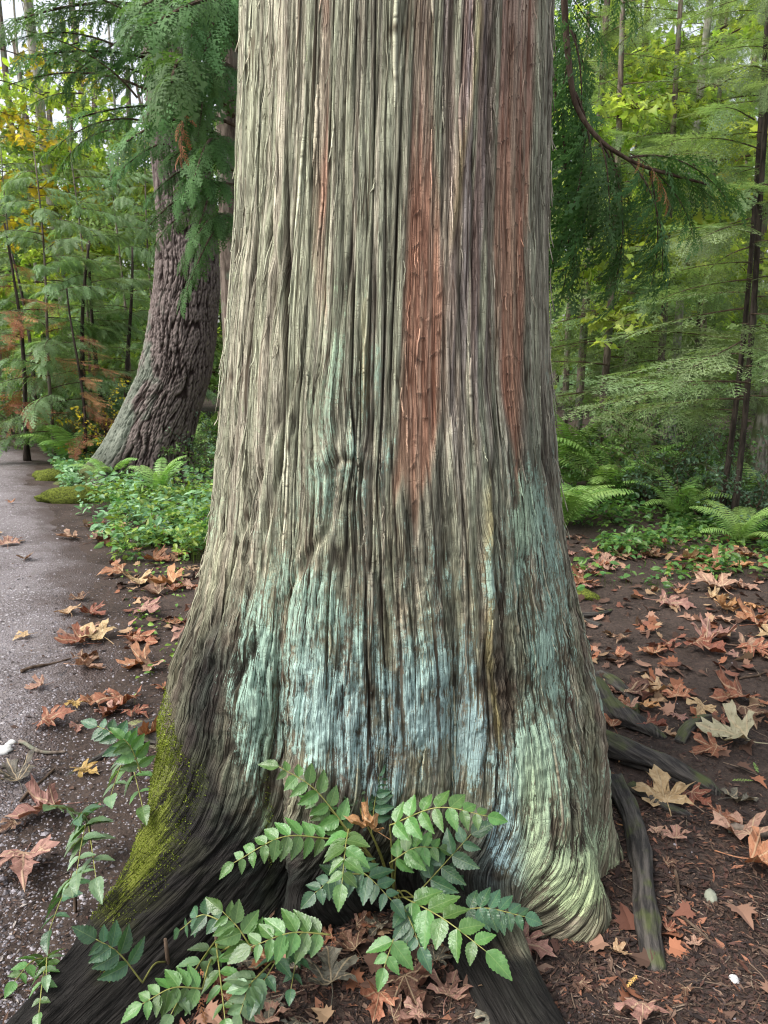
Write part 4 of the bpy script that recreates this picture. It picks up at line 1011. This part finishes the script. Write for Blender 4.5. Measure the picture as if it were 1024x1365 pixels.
def needles():     # brown dead cedar sprays lying between the feet
    r = np.random.RandomState(6); mb = MB()
    for i in range(26):
        px_, py_ = random.choice([(r.uniform(290, 345), r.uniform(1120, 1270)), (r.uniform(430, 560), r.uniform(1110, 1200)), (r.uniform(230, 300), r.uniform(1255, 1310))])
        p = gnd(px_, py_, .05); p.z = float(gz(p.x, p.y))+r.uniform(.005, .05)
        place_spray(mb, TPL['near'], p, r.uniform(0, 6.28), r.uniform(-.2, .4), r.uniform(.2, .8), r.randn()*.4, r.uniform(.3, .5), .30, np.array([1, 1, 1])*r.uniform(.5, 1.3))
    o = link('dead_sprays', mb.mesh('dead_sprays', [M['rust']], False)); o['kind'] = 'stuff'; tag(o, 'brown dead cedar sprays tangled between the feet of the giant trunk', 'litter')
needles()

# ------------------------------------------------------------------ fallen leaves
BIGLEAF = [(0, 0), (.10, -.03), (.30, -.10), (.38, -.04), (.52, -.08), (.48, .04), (.36, .09), (.28, .15), (.40, .24), (.52, .28), (.66, .40), (.55, .42), (.52, .54), (.40, .50), (.28, .40), (.17, .36),
           (.16, .50), (.20, .62), (.28, .70), (.19, .74), (.14, .84), (.08, .86), (0, 1.02)]
BO = np.array(BIGLEAF+[(-x, y) for x, y in BIGLEAF[-2:0:-1]])
def dead_leaf_mesh(seed, fold=.2, curl=.3):
    r = np.random.RandomState(seed); o_ = BO*(1+.06*r.randn(len(BO), 1)); k_ = len(o_)
    rings = [.3, .65, 1.0]; c = np.array([0, .22]); V = [np.array([[0, .22]])]
    for s_ in rings: V.append(c+(o_-c)*s_)
    V = np.vstack(V); x, y = V[:, 0], V[:, 1]
    z = fold*abs(x)*r.uniform(.3, 1.3)+curl*(r.uniform(-.5, .9)*(y-.3)**2+r.uniform(-.4, 1.2)*x*x)+.16*perlin(x*3+seed, y*3, seed)+.07*perlin(x*7, y*7+seed, seed+1)
    z = z-z.min()
    T_ = [(0, 1+j, 1+(j+1) % k_) for j in range(k_)]; Qd = []
    for a in range(2):
        for j in range(k_): Qd.append((1+a*k_+j, 1+(a+1)*k_+j, 1+(a+1)*k_+(j+1) % k_, 1+a*k_+(j+1) % k_))
    V3 = np.column_stack([V, z]); mb = MB(); mb.add(V3, Qd, T_)
    st = curve([(0, .02, z[1]+.0), (.03*r.randn(), -.2, .06), (.1*r.randn(), -.55, .02)], 8)
    a, b, c_ = tube(st, [.012]*7+[.018], 4); mb.add(a, b, c_)
    return mb
LEAFM = {}
def leaf_mesh(col, v):
    if (col, v) not in LEAFM: LEAFM[(col, v)] = dead_leaf_mesh(v+1, .12+.07*v, .2+.14*(v % 4)).mesh('fallen_leaf', [DEAD[col]], True)
    return LEAFM[(col, v)]
def put_leaf(x, y, size, col, v, az, label, group=None, tilt=None, dz=0., name='fallen_leaf', ontop=None):
    r = random
    z = (float(top(x, y)) if ontop is None else ontop)+.003+dz
    t = tilt or (r.uniform(-.25, .25), r.uniform(-.25, .25))
    o = link(name, leaf_mesh(col, v), None, (x, y, z), (t[0], t[1], az), size); return tag(o, label, 'leaf', group)
key = [ # px, py, size m, colour, azimuth deg, label
 (882, 806, .20, 'pink', 70, 'large pinkish brown maple leaf near the right undergrowth, by the moss lump'),
 (962, 790, .24, 'pink', 200, 'large pink brown maple leaf at the upper right of the litter'),
 (1000, 868, .17, 'orange', 20, 'bright orange maple leaf lying flat near the right edge'),
 (941, 858, .2, 'pink', 110, 'wide pinkish maple leaf left of the bright orange one'),
 (966, 818, .13, 'orange', 300, 'orange leaf standing on edge above the wide pinkish leaf'),
 (1008, 838, .16, 'rust', 80, 'red brown leaf at the right edge above the bright orange one'),
 (888, 862, .1, 'rust', 10, 'small rust leaf on bare soil in the middle of the right clearing'),
 (902, 934, .12, 'orange', 150, 'orange brown curled leaf above the cut root end'),
 (857, 944, .09, 'orange', 40, 'small orange leaf beside the roots right of the trunk'),
 (935, 945, .11, 'tan', 330, 'pale orange star shaped leaf right of the curled one'),
 (815, 972, .10, 'rust', 200, 'rusty leaf caught on the root at the trunk edge'),
 (862, 990, .08, 'rust', 60, 'small rust leaf lying on the thick root'),
 (957, 1000, .12, 'rust', 280, 'rust coloured maple leaf right of the root ends'),
 (995, 990, .19, 'cream', 240, 'pale cream green withered leaf at the right edge'),
 (888, 1078, .16, 'tan', 175, 'large pale orange maple leaf with its lobe hanging down, below the thick root'),
 (920, 1062, .09, 'rust', 30, 'dark red leaf tucked against the large pale orange leaf'),
 (958, 1098, .08, 'rust', 120, 'small red brown maple leaf above the big orange one'),
 (1000, 1155, .18, 'orange', 60, 'biggest orange brown maple leaf at the right edge'),
 (1000, 1128, .15, 'pink', 190, 'pinkish brown leaf lying over the biggest orange one'),
 (975, 1070, .1, 'grey', 100, 'grey green withered leaf right of the pale orange leaf'),
 (817, 1272, .05, 'tan', 50, 'small pale tan leaf at the toe of the right foot'),
 (684, 1200, .06, 'tan', 90, 'tan curled leaf against the base between the feet'),
 (858, 1350, .09, 'pink', 340, 'pinkish brown leaf at the bottom edge right of centre'),
 (35, 1150, .17, 'pink', 25, 'large pinkish brown maple leaf on the gravel at the left edge'),
 (75, 1082, .15, 'pink', 300, 'brown folded leaf above the large one at left'),
 (200, 990, .12, 'orange', 10, 'orange maple leaf leaning on the mossy root at left'),
 (177, 855, .15, 'orange', 80, 'orange brown leaf left of the trunk, nearer of a pair'),
 (113, 860, .15, 'rust', 280, 'rusty flat leaf on the path edge, left of a pair'),
 (58, 965, .13, 'rust', 100, 'curled rust leaf on the gravel at left'),
 (100, 940, .07, 'yellow', 30, 'small yellowish narrow leaf on the gravel'),
 (175, 953, .1, 'rust', 60, 'rust leaf above the green plant by the left root'),
 (24, 1045, .12, 'grey', 220, 'grey brown withered leaf near the left edge'),
 (106, 885, .12, 'brown', 150, 'dark brown curled leaf at the end of the long stick'),
 (190, 815, .16, 'pink', 60, 'pinkish leaf in front of the ground cover at left'),
 (232, 782, .22, 'orange', 250, 'orange leaf heap against the trunk edge, larger leaf'),
 (250, 715, .2, 'tan', 20, 'yellowish leaf resting on the green ground cover'),
 (108, 1030, .08, 'yellow', 70, 'narrow golden leaf above the left root'),
 (442, 1322, .12, 'grey', 190, 'big dark grey leaf under the green plant at the bottom'),
 (506, 1328, .08, 'orange', 350, 'bright orange star shaped leaf at the bottom centre'),
 (541, 1312, .1, 'brown', 20, 'purple brown crinkled leaf right of the orange star shaped one'),
 (596, 1336, .09, 'pink', 160, 'pinkish brown curled leaf below the plant at right'),
 (639, 1322, .07, 'tan', 80, 'crumpled tan leaf by the flat dark root'),
 (300, 1340, .09, 'rust', 140, 'brown leaf among the green leaflets at the bottom left'),
 (549, 1170, .09, 'tan', 260, 'golden brown leaf in the hollow behind the plant'),
 (601, 1195, .09, 'rust', 100, 'rusty leaf under the right side of the plant'),
]
random.seed(21)
placed = []
for i, (a, b, s_, c, az, lab) in enumerate(key):
    p = G(a, b); tl = None
    if 'standing on edge' in lab: tl = (1.0, .2)
    if 'leaning on' in lab: tl = (.9, .3)
    put_leaf(p.x, p.y, s_, c, i % 7, R(az)+PI, lab, tilt=tl, dz=.006 if 'on the thick root' not in lab else .07); placed.append((p.x, p.y, s_))
p = at(498, 1112, 1.66); put_leaf(p.x, p.y, .085, 'orange', 3, R(100), 'orange brown leaf caught on top of the green plant', tilt=(.5, .2), ontop=p.z)
zones = {'right': ((745, 1080), (735, 1365), 105), 'left': ((95, 300), (700, 960), 60), 'path': ((-40, 150), (640, 1100), 18), 'centre': ((230, 700), (1180, 1365), 24)}
place_txt = {'right': 'in the litter right of the giant trunk', 'left': 'between the path and the giant trunk', 'path': 'lying on the gravelly path', 'centre': 'under the green plants at the front of the trunk'}
names_c = {'orange': 'orange', 'rust': 'rust red', 'pink': 'pinkish brown', 'tan': 'pale tan', 'brown': 'dark brown', 'grey': 'grey withered', 'cream': 'cream coloured', 'yellow': 'yellow'}
for zn, ((x0, x1), (y0, y1), n) in zones.items():
    k_ = 0; tries = 0
    while k_ < n and tries < 5000:
        tries += 1
        q_ = random.random()**(2.3 if zn in ('right', 'left') else 1.0)
        p = gnd(random.uniform(x0, x1), y0+(y1-y0)*q_)
        if float(trunk_dist(np.array(p.x), np.array(p.y))) < .05: continue
        if zn == 'left' and random.random() > math.exp(-abs(p.x-float(edge_x(p.y))-.5)*1.0): continue
        s_ = random.choice([.06, .08, .1, .13, .17]) if zn != 'centre' else random.uniform(.05, .1)
        if zn == 'right' and p.y < 3: s_ = random.uniform(.03, .07)
        if p.y < 3 and any(math.hypot(p.x-a, p.y-b) < .5*(s_+c) for a, b, c in placed): continue
        placed.append((p.x, p.y, s_))
        c = random.choice(['orange', 'rust', 'pink', 'pink', 'brown', 'brown', 'rust', 'tan'] if zn != 'centre' else ['brown', 'brown', 'rust', 'grey', 'pink'])
        sz = 'small' if s_ < .09 else 'large'
        sz = {.03: 'tiny', .06: 'small', .09: 'medium', .12: 'large', .16: 'very large'}[max(q for q in (.03, .06, .09, .12, .16) if q <= s_+1e-6)]
        v_ = random.randrange(7); st_ = ['flat', 'folded', 'cupped', 'curled', 'creased', 'rumpled', 'furled'][v_]
        if zn == 'right': where = (('close to the giant trunk' if p.x/p.y < .36 else 'near the right edge') + (', far back' if p.y > 4.2 else ', midway' if p.y > 2.8 else ', in front'))
        elif zn == 'left': where = ('beside the path' if p.x < -1.35*p.y/3.5 else 'close to the giant trunk')+(' by the ground cover' if p.y > 4.5 else ' on bare soil at left')
        elif zn == 'path': where = 'lying on the '+('far' if p.y > 5 else 'middle' if p.y > 3 else 'near')+' part of the path'
        else: where = 'under the green plants '+('left' if p.x < -.1 else 'right' if p.x > .12 else 'middle')+' at the bottom'
        lab = f'{sz} {st_} {names_c[c]} leaf {where}'
        put_leaf(p.x, p.y, s_, c, v_, random.uniform(0, 2*PI), lab, 'fallen leaves: '+lab, dz=random.uniform(0, .012), tilt=(random.uniform(-.22, .22), random.uniform(-.22, .22))); k_ += 1
def rest_leaves():
    mb = MB(); r = np.random.RandomState(88)
    for (x0, x1, y0, y1, n) in ((740, 1080, 715, 960, 480), (110, 300, 690, 860, 160), (240, 700, 1230, 1365, 60), (740, 1080, 960, 1365, 30)):
        pxs = r.uniform(x0, x1, n); pys = y0+(y1-y0)*r.uniform(0, 1, n)**1.5; dx = (pxs-512)/FPX; dy = (pys-682.5)/FPX; s_ = CAMH/(sp+dy*cp); x = dx*s_; y = (cp-dy*sp)*s_
        k_ = (trunk_dist(x, y) > .03) & (x > edge_x(y)+.1); x, y = x[k_], y[k_]; n = len(x)
        P_ = np.stack([x, y, top(x, y)+r.uniform(.004, .02, n)], -1)
        pal = np.array([(.24, .10, .055), (.14, .06, .04), (.28, .16, .11), (.09, .05, .035), (.26, .17, .1), (.06, .035, .025)])[r.randint(0, 6, n)]
        leaves_on(mb, P_, r.randn(n, 3)*[1, 1, .2], .075, r, pal, 'maple', 0, .2)
    o = link('fallen_leaves', mb.mesh('fallen_leaves', [M['crumb']], False)); o['kind'] = 'stuff'; tag(o, 'small broken brown leaves filling the litter on the soil', 'litter')
rest_leaves()

# ------------------------------------------------------------------ Oregon grape plants
def leaflet_mesh(seed, mat):
    r = np.random.RandomState(seed); mb = MB()
    n = 8; ys = np.linspace(0, 1, 2*n+1)
    wv = .30*np.sin(PI*np.clip(ys, 0, 1)**.68)**.92*(1-.15*ys)
    tooth = np.where(np.arange(2*n+1) % 2 == 1, 1.07, .94); tooth[0] = tooth[-1] = 1
    xo = wv*tooth; yo = ys+np.where(np.arange(2*n+1) % 2 == 1, .024, 0)
    z = lambda x, y: .28*abs(x)-.16*y*y+.02*np.sin(y*14)*abs(x)*3
    V = []; Qd = []
    for i in range(2*n+1):
        for f in (-1, -.5, 0, .5, 1):
            x = xo[i]*f; y = yo[i] if abs(f) == 1 else ys[i]; V.append((x, y, z(x, y)))
    for i in range(2*n):
        for j in range(4): a = i*5+j; Qd.append((a, a+1, a+6, a+5))
    mb.add(V, Qd, None)
    V_, Q_, T_ = tube([(0, -.03, -.004), (0, .5, z(0, .5)-.008), (0, .97, z(0, .97)-.004)], [.014, .010, .003], 4, False); mb.add(V_, Q_, None, (1.3, 1.3, .8))
    return mb.mesh('leaflet', [mat], True)
def mahonia_mat(name, c1, c2):
    m = NT(name); o_ = m.obj(); sx = m.n('ShaderNodeSeparateXYZ'); m.l(o_, sx.inputs[0])
    ax = m.math('ABSOLUTE', sx.outputs[0])
    v = m.ramp(ax, .006, .02, 1, 0)
    sv = m.math('PINGPONG', m.math('SUBTRACT', sx.outputs[1], m.math('MULTIPLY', ax, .7)), .065)
    sv = m.ramp(sv, 0, .014, .55, 0); v = m.math('MAXIMUM', v, sv)
    n_ = m.noise(o_, 3, 3); r_ = m.rnd()
    col = m.mix(m.ramp(n_, .35, .65), c1, c2)
    hsv = m.n('ShaderNodeHueSaturation'); m.l(col, hsv.inputs['Color']); m.l(m.math('MULTIPLY_ADD', r_, .5, False, .50), hsv.inputs['Value']); m.l(m.math('MULTIPLY_ADD', r_, .03, False, .485), hsv.inputs['Hue'])
    col = m.mix(m.math('MULTIPLY', v, .22), hsv.outputs[0], (.30, .38, .14))
    sp_ = m.ramp(m.noise(m.pos(), 160, 2, .6), .70, .74); col = m.mix(m.math('MULTIPLY', sp_, .5), col, (.1, .06, .03))
    h = m.math('ADD', m.math('MULTIPLY', v, -1), m.math('MULTIPLY', m.noise(o_, 14, 2), .6))
    m.fin(col, .30, m.bump(h, .2, .02), .65)
    t = m.n('ShaderNodeBsdfTranslucent'); m.l(m.mix(1., col, (1.6, 1.7, .6), 'MULTIPLY'), t.inputs[0])
    mx = m.n('ShaderNodeMixShader'); mx.inputs[0].default_value = .22; m.l(m.b.outputs[0], mx.inputs[1]); m.l(t.outputs[0], mx.inputs[2]); m.l(mx.outputs[0], m.out.inputs[0])
    return m.m
MG = {'bright': mahonia_mat('bright_green_leaflet', (.085, .20, .045), (.13, .27, .07)), 'deep': mahonia_mat('deep_green_leaflet', (.045, .12, .06), (.07, .17, .075)), 'pale': mahonia_mat('pale_green_leaflet', (.12, .22, .10), (.18, .28, .14))}
LM = {k_: [leaflet_mesh(s, m_) for s in (1, 2, 3)] for k_, m_ in MG.items()}
mst = NT('green_red_stalk'); M['stalk'] = mst.fin((.22, .22, .06), .5, None, .4)
LS = 1.16
def mahonia(label, base, fronds, seed, name='oregon_grape', group=None):
    """fronds: (tip px, tip py, tip depth Y, pairs, leaflet length m, colour, arch, first leaflet at t)"""
    t = thing(name, label, 'plant', base, 0, group); r = np.random.RandomState(seed); B = np.array(base)
    V, Q_, T_ = tube(curve([B+[0, 0, -.02], B+[.004, 0, .05], B+[0, .004, .12]], 6)-B, [.006, .0055, .005, .005, .005, .004], 6); link('stem', mkmesh('stem', V, Q_, T_, None, True, None, [M['bark_twig']]), t)
    for (a, b, Y, n, L, c, arch, t0, st_) in fronds:
        tip = np.array(at(a, b, Y)); s0 = np.array(at(*st_)) if st_ else B+[0, 0, .10]
        midp = (s0+tip)/2+[0, 0, arch]
        ctl = [B+[0, 0, .03], s0, midp, tip] if st_ is None or np.linalg.norm(s0-B) > .03 else [s0, midp, tip]
        Pc = curve([s0, midp, tip], 24)
        stem = Pc if not st_ else np.vstack([curve([B+[0, 0, .06], (B+s0)/2+[0, 0, .05], s0], 8)[:-1], Pc])
        V, Q_, T_ = tube(stem-B, np.linspace(.0023, .0010, len(stem)), 5)
        fr = link('frond', mkmesh('frond', V, Q_, T_, None, True, None, [M['stalk']]), t)
        seg = np.gradient(Pc, axis=0); seg /= np.linalg.norm(seg, axis=1)[:, None]
        upv = np.array([r.uniform(-.15, .15), -.55, .8]); upv /= np.linalg.norm(upv)
        def leaf_at(tk, side, sc):
            i = tk*23; i0 = min(int(i), 22); f = i-i0; o_ = Pc[i0]*(1-f)+Pc[i0+1]*f; d = seg[i0]
            nrm = upv-d*np.dot(upv, d); nrm /= np.linalg.norm(nrm)+1e-9; lat = np.cross(d, nrm)
            if side == 0: yd = d
            else: yd = lat*side*math.cos(R(28))+d*math.sin(R(28))
            yd = yd-np.array([0, 0, .22])*r.uniform(.3, 1.6)+r.randn(3)*.06; yd /= np.linalg.norm(yd)
            nr = nrm+r.randn(3)*.16; nr = nr-yd*np.dot(nr, yd); nr /= np.linalg.norm(nr); xd = np.cross(yd, nr)
            Mx = Matrix(((xd[0], yd[0], nr[0], o_[0]-B[0]), (xd[1], yd[1], nr[1], o_[1]-B[1]), (xd[2], yd[2], nr[2], o_[2]-B[2]), (0, 0, 0, 1)))
            q_ = link('leaflet', LM[c][r.randint(3)], fr); q_.matrix_local = Mx @ Matrix.Diagonal((sc*r.uniform(.85, 1.15), sc*r.uniform(.88, 1.1), sc*r.uniform(.6, 1.5), 1))
        for k_ in range(n):
            tk = t0+(1-t0)*(k_+.2)/n; s_ = LS*L*(.80+.3*math.sin(PI*min(1, (k_+1)/n)))*r.uniform(.9, 1.1)*(1-.25*(k_/n))
            leaf_at(tk, 1, s_); leaf_at(min(1, tk+.015), -1, s_)
        leaf_at(1, 0, LS*L*.95)
    return t
B0 = G(525, 1222)
mahonia('biggest Oregon grape, glossy toothed leaflets, in the hollow in front of the giant trunk', tuple(B0), [
  (372, 1022, 1.72, 6, .050, 'bright', .03, .12, (468, 1112, 1.70)),
  (460, 1000, 1.80, 7, .046, 'bright', .01, .15, (482, 1085, 1.76)),
  (650, 1088, 1.62, 7, .050, 'bright', .035, .02, (520, 1100, 1.68)),
  (312, 1150, 1.56, 8, .046, 'bright', .035, .05, (440, 1118, 1.66)),
  (456, 1178, 1.50, 5, .056, 'bright', .02, .10, (465, 1105, 1.66)),
  (628, 1112, 1.70, 4, .062, 'deep', .0, .25, (552, 1196, 1.68)),
  (648, 1268, 1.47, 5, .066, 'bright', .012, .08, (538, 1196, 1.64)),
  (700, 1222, 1.60, 6, .048, 'deep', .02, .30, (590, 1218, 1.64)),
  (522, 1200, 1.60, 5, .050, 'deep', .012, .1, (462, 1150, 1.70)),
  (512, 1290, 1.50, 2, .050, 'bright', .0, .45, (535, 1220, 1.60)),
  (610, 1170, 1.75, 4, .050, 'deep', .02, .1, (530, 1130, 1.74)),
  (415, 1062, 1.76, 5, .048, 'bright', .02, .15, (470, 1120, 1.74)),
  (505, 1035, 1.78, 6, .044, 'deep', .01, .2, (495, 1110, 1.76)),
  (585, 1130, 1.70, 5, .048, 'bright', .02, .1, (520, 1150, 1.70)),
  (420, 1190, 1.60, 5, .048, 'deep', .02, .15, (480, 1165, 1.66)),
  (560, 1262, 1.54, 4, .050, 'deep', .01, .15, (535, 1205, 1.62)),
], 1)
B1 = G(405, 1290)
mahonia('Oregon grape seedling with a long frond spreading low at the bottom, left of centre', tuple(B1), [
  (335, 1262, 1.46, 6, .056, 'bright', .02, .1, (440, 1246, 1.52)),
  (345, 1320, 1.42, 4, .05, 'deep', .02, .1, None),
  (388, 1318, 1.46, 3, .038, 'deep', .01, .2, None),
  (320, 1352, 1.38, 5, .05, 'pale', .02, .1, (345, 1300, 1.45)),
], 2)
B2 = G(290, 1300)
mahonia('Oregon grape clump lying over the toe of the left root at the bottom', tuple(B2), [
  (297, 1215, 1.50, 4, .050, 'bright', .01, .1, (338, 1268, 1.48)),
  (240, 1240, 1.55, 4, .040, 'deep', .03, .1, (300, 1230, 1.52)),
  (190, 1338, 1.36, 6, .046, 'bright', .02, .05, (270, 1318, 1.42)),
  (300, 1358, 1.36, 5, .046, 'bright', .01, .05, None),
  (228, 1352, 1.34, 4, .046, 'pale', .01, .1, None),
], 3)
B3 = G(225, 1330)
mahonia('short Oregon grape sprig standing against the dark left root', (B3.x, B3.y, B3.z+.04), [
  (128, 1252, 1.40, 4, .050, 'deep', .02, .25, (190, 1310, 1.42)),
], 4)
B4 = G(175, 1040)
mahonia('green Oregon grape sprig behind the mossy left root, upper one', tuple(B4), [
  (130, 968, 1.98, 5, .050, 'deep', .02, .0, (180, 1010, 1.95)),
  (165, 985, 1.92, 5, .048, 'bright', .02, .1, (188, 1030, 1.92)),
  (148, 1060, 1.86, 4, .055, 'pale', .02, .1, None),
  (190, 1075, 1.84, 3, .06, 'bright', .01, .2, None),
], 5)
B5 = G(120, 1130)
mahonia('trailing pale green Oregon grape on the gravel beside the left root, middle one', tuple(B5), [
  (68, 1075, 1.90, 4, .050, 'pale', .01, .1, None), (105, 1090, 1.84, 4, .055, 'deep', .02, .1, None), (102, 1165, 1.66, 3, .06, 'pale', .01, .1, None), (128, 1170, 1.66, 3, .065, 'pale', .015, .1, None)], 6)
B6 = G(100, 1215)
mahonia('low Oregon grape beside the left root, third from the trunk', tuple(B6), [
  (66, 1240, 1.54, 3, .055, 'deep', .01, .1, None), (95, 1180, 1.66, 3, .055, 'pale', .01, .1, None)], 7)
B7 = G(70, 1325)
mahonia('yellowish Oregon grape seedling in the bottom left corner', tuple(B7), [
  (20, 1308, 1.44, 4, .034, 'bright', .02, .1, None), (52, 1350, 1.38, 4, .034, 'bright', .02, .1, None), (62, 1300, 1.46, 3, .034, 'pale', .02, .1, None)], 8)

# ------------------------------------------------------------------ stones and sticks
def stone(px_, py_, s, mat, label, seed, sc=(1, .8, .55), name='stone', cat='stone'):
    p = G(px_, py_); r = np.random.RandomState(seed); V = []; nu, nv = 16, 10
    uu = np.linspace(0, 2*PI, nu, endpoint=False)[None]; vv = np.linspace(0, PI, nv)[:, None]
    x = np.sin(vv)*np.cos(uu); y = np.sin(vv)*np.sin(uu); z = np.cos(vv)+0*uu
    f = 1+.35*perlin(x*1.3+seed, y*1.3+z, seed)+.1*perlin(x*4, y*4+z*3, seed)
    V = np.stack([x*f*sc[0], y*f*sc[1], z*f*sc[2]], -1).reshape(-1, 3)*s
    i = np.arange(nv-1)[:, None]*nu; j = np.arange(nu)[None]; q = np.stack([i+j, i+nu+j, i+nu+(j+1) % nu, i+(j+1) % nu], -1).reshape(-1, 4)
    o = link(name, mkmesh(name, V, q, None, None, True, None, [mat]), None, p+Vector((0, 0, s*sc[2]*.3)), (0, 0, r.uniform(0, 3))); tag(o, label, cat)
stone(6, 1002, .032, M['stone_white'], 'pale round stone at the left edge, larger of two', 1)
stone(14, 992, .02, M['stone_white'], 'pale round stone behind the larger one at the left edge', 2)
stone(979, 1307, .014, M['stone_white'], 'white pebble on the soil at lower right', 3)
stone(948, 1197, .026, M['stone_grey'], 'grey green stone half sunk in the soil at right', 4, (.6, 1.1, .5))
stone(300, 1310, .01, M['stone_white'], 'tiny white pebble under the plants at the bottom', 5)
stone(700, 1344, .012, M['stone_white'], 'white pebble beside the flat dark root', 6)
mm = NT('moss_mat'); n_ = mm.noise(mm.pos(), 60, 4, .7); M['mossy'] = mm.fin(mm.mix(mm.ramp(n_, .35, .65), (.05, .06, .015), (.15, .18, .03)), .95, mm.bump(n_, 1, .02), .1)
stone(100, 668, .20, M['mossy'], 'long mossy rock at the path edge in front of the fir', 7, (1.6, .7, .6), 'mossy_rock', 'rock')
stone(126, 655, .12, M['stone_grey'], 'grey rock beside the mossy rock at the foot of the fir', 8, (1, .7, .6), 'rock', 'rock')
stone(75, 640, .2, M['mossy'], 'mossy hump beside the path left of the fir roots', 9, (1.5, .6, .5), 'mossy_rock', 'rock')
stone(780, 797, .085, M['mossy'], 'bright moss lump in the litter at the right edge of the giant trunk', 10, (1.2, .7, .5), 'mossy_rock', 'rock')
def stick(pts, r0, r1, label, name='stick', mat='bark_twig', dz=None):
    P_ = curve([G(a, b, r0*.7) for a, b in pts], 24); P_[:, 2] += .004*np.sin(np.linspace(0, 7, 24))
    V, Q_, T_ = tube(P_-P_[0], np.linspace(r0, r1, 24), 8, True, .3, int(r0*1e5)); o = link(name, mkmesh(name, V, Q_, T_, None, True, None, [M[mat]]), None, P_[0]); tag(o, label, 'stick')
stick([(970, 1104), (1000, 1108), (1040, 1112)], .016, .013, 'thick grey stick at the right edge', mat='bark_grey')
stick([(888, 1208), (930, 1240), (965, 1270), (1003, 1299)], .004, .0025, 'long thin twig crossing the soil at lower right', 'twig')
stick([(897, 1341), (940, 1340), (990, 1336)], .003, .002, 'reddish twig lying level near the bottom right', 'twig')
stick([(28, 895), (60, 886), (95, 878)], .009, .004, 'dark stick on the path at left')
stick([(27, 988), (50, 1000), (88, 1003)], .009, .005, 'pale brown stick on the gravel left of the mossy root', mat='bark_grey')
stick([(28, 1068), (50, 1045), (72, 1026)], .006, .005, 'dark stick pointing to the left root')
stick([(905, 1080), (880, 1070), (915, 1130)], .002, .001, 'fine curved twig on the soil by the pale orange leaf', 'twig')
stick([(0, 1330), (60, 1300), (110, 1290)], .003, .002, 'thin twig in the bottom left corner', 'twig')
stick([(900, 1160), (905, 1190), (900, 1205)], .005, .003, 'short red brown bark stick near the grey green stone')
stick([(760, 1240), (800, 1300), (770, 1340)], .0018, .001, 'fine bent twig beside the flat dark root', 'twig')
stick([(985, 905), (1010, 900), (1040, 885)], .006, .004, 'thin stick near the right edge above the cream leaf')
# small green fir sprigs on the soil at right
for i, (a, b, lab) in enumerate([(975, 1040, 'fresh green fir sprig fallen on the soil, left one'), (1010, 1030, 'fresh green fir sprig fallen at the right edge'), (846, 1105, 'yellow dead cedar spray beside the down running root'), (850, 1300, 'orange dead cedar spray below the right foot'), (300, 1190, 'tan dead cedar spray on the left root')]):
    mb = MB(); p = G(a, b, .012); place_spray(mb, TPL['near'], (0, 0, 0), i*1.3, .1, .3, .1, .3 if i < 2 else .22, .30, (1.6, 1.7, 1.2) if i < 2 else (1.8, 2.2, 1.5), .5)
    o = link('fallen_sprig', mb.mesh('fallen_sprig', [M['hemlock'] if i < 2 else M['rust']], False), None, p); tag(o, lab, 'sprig')
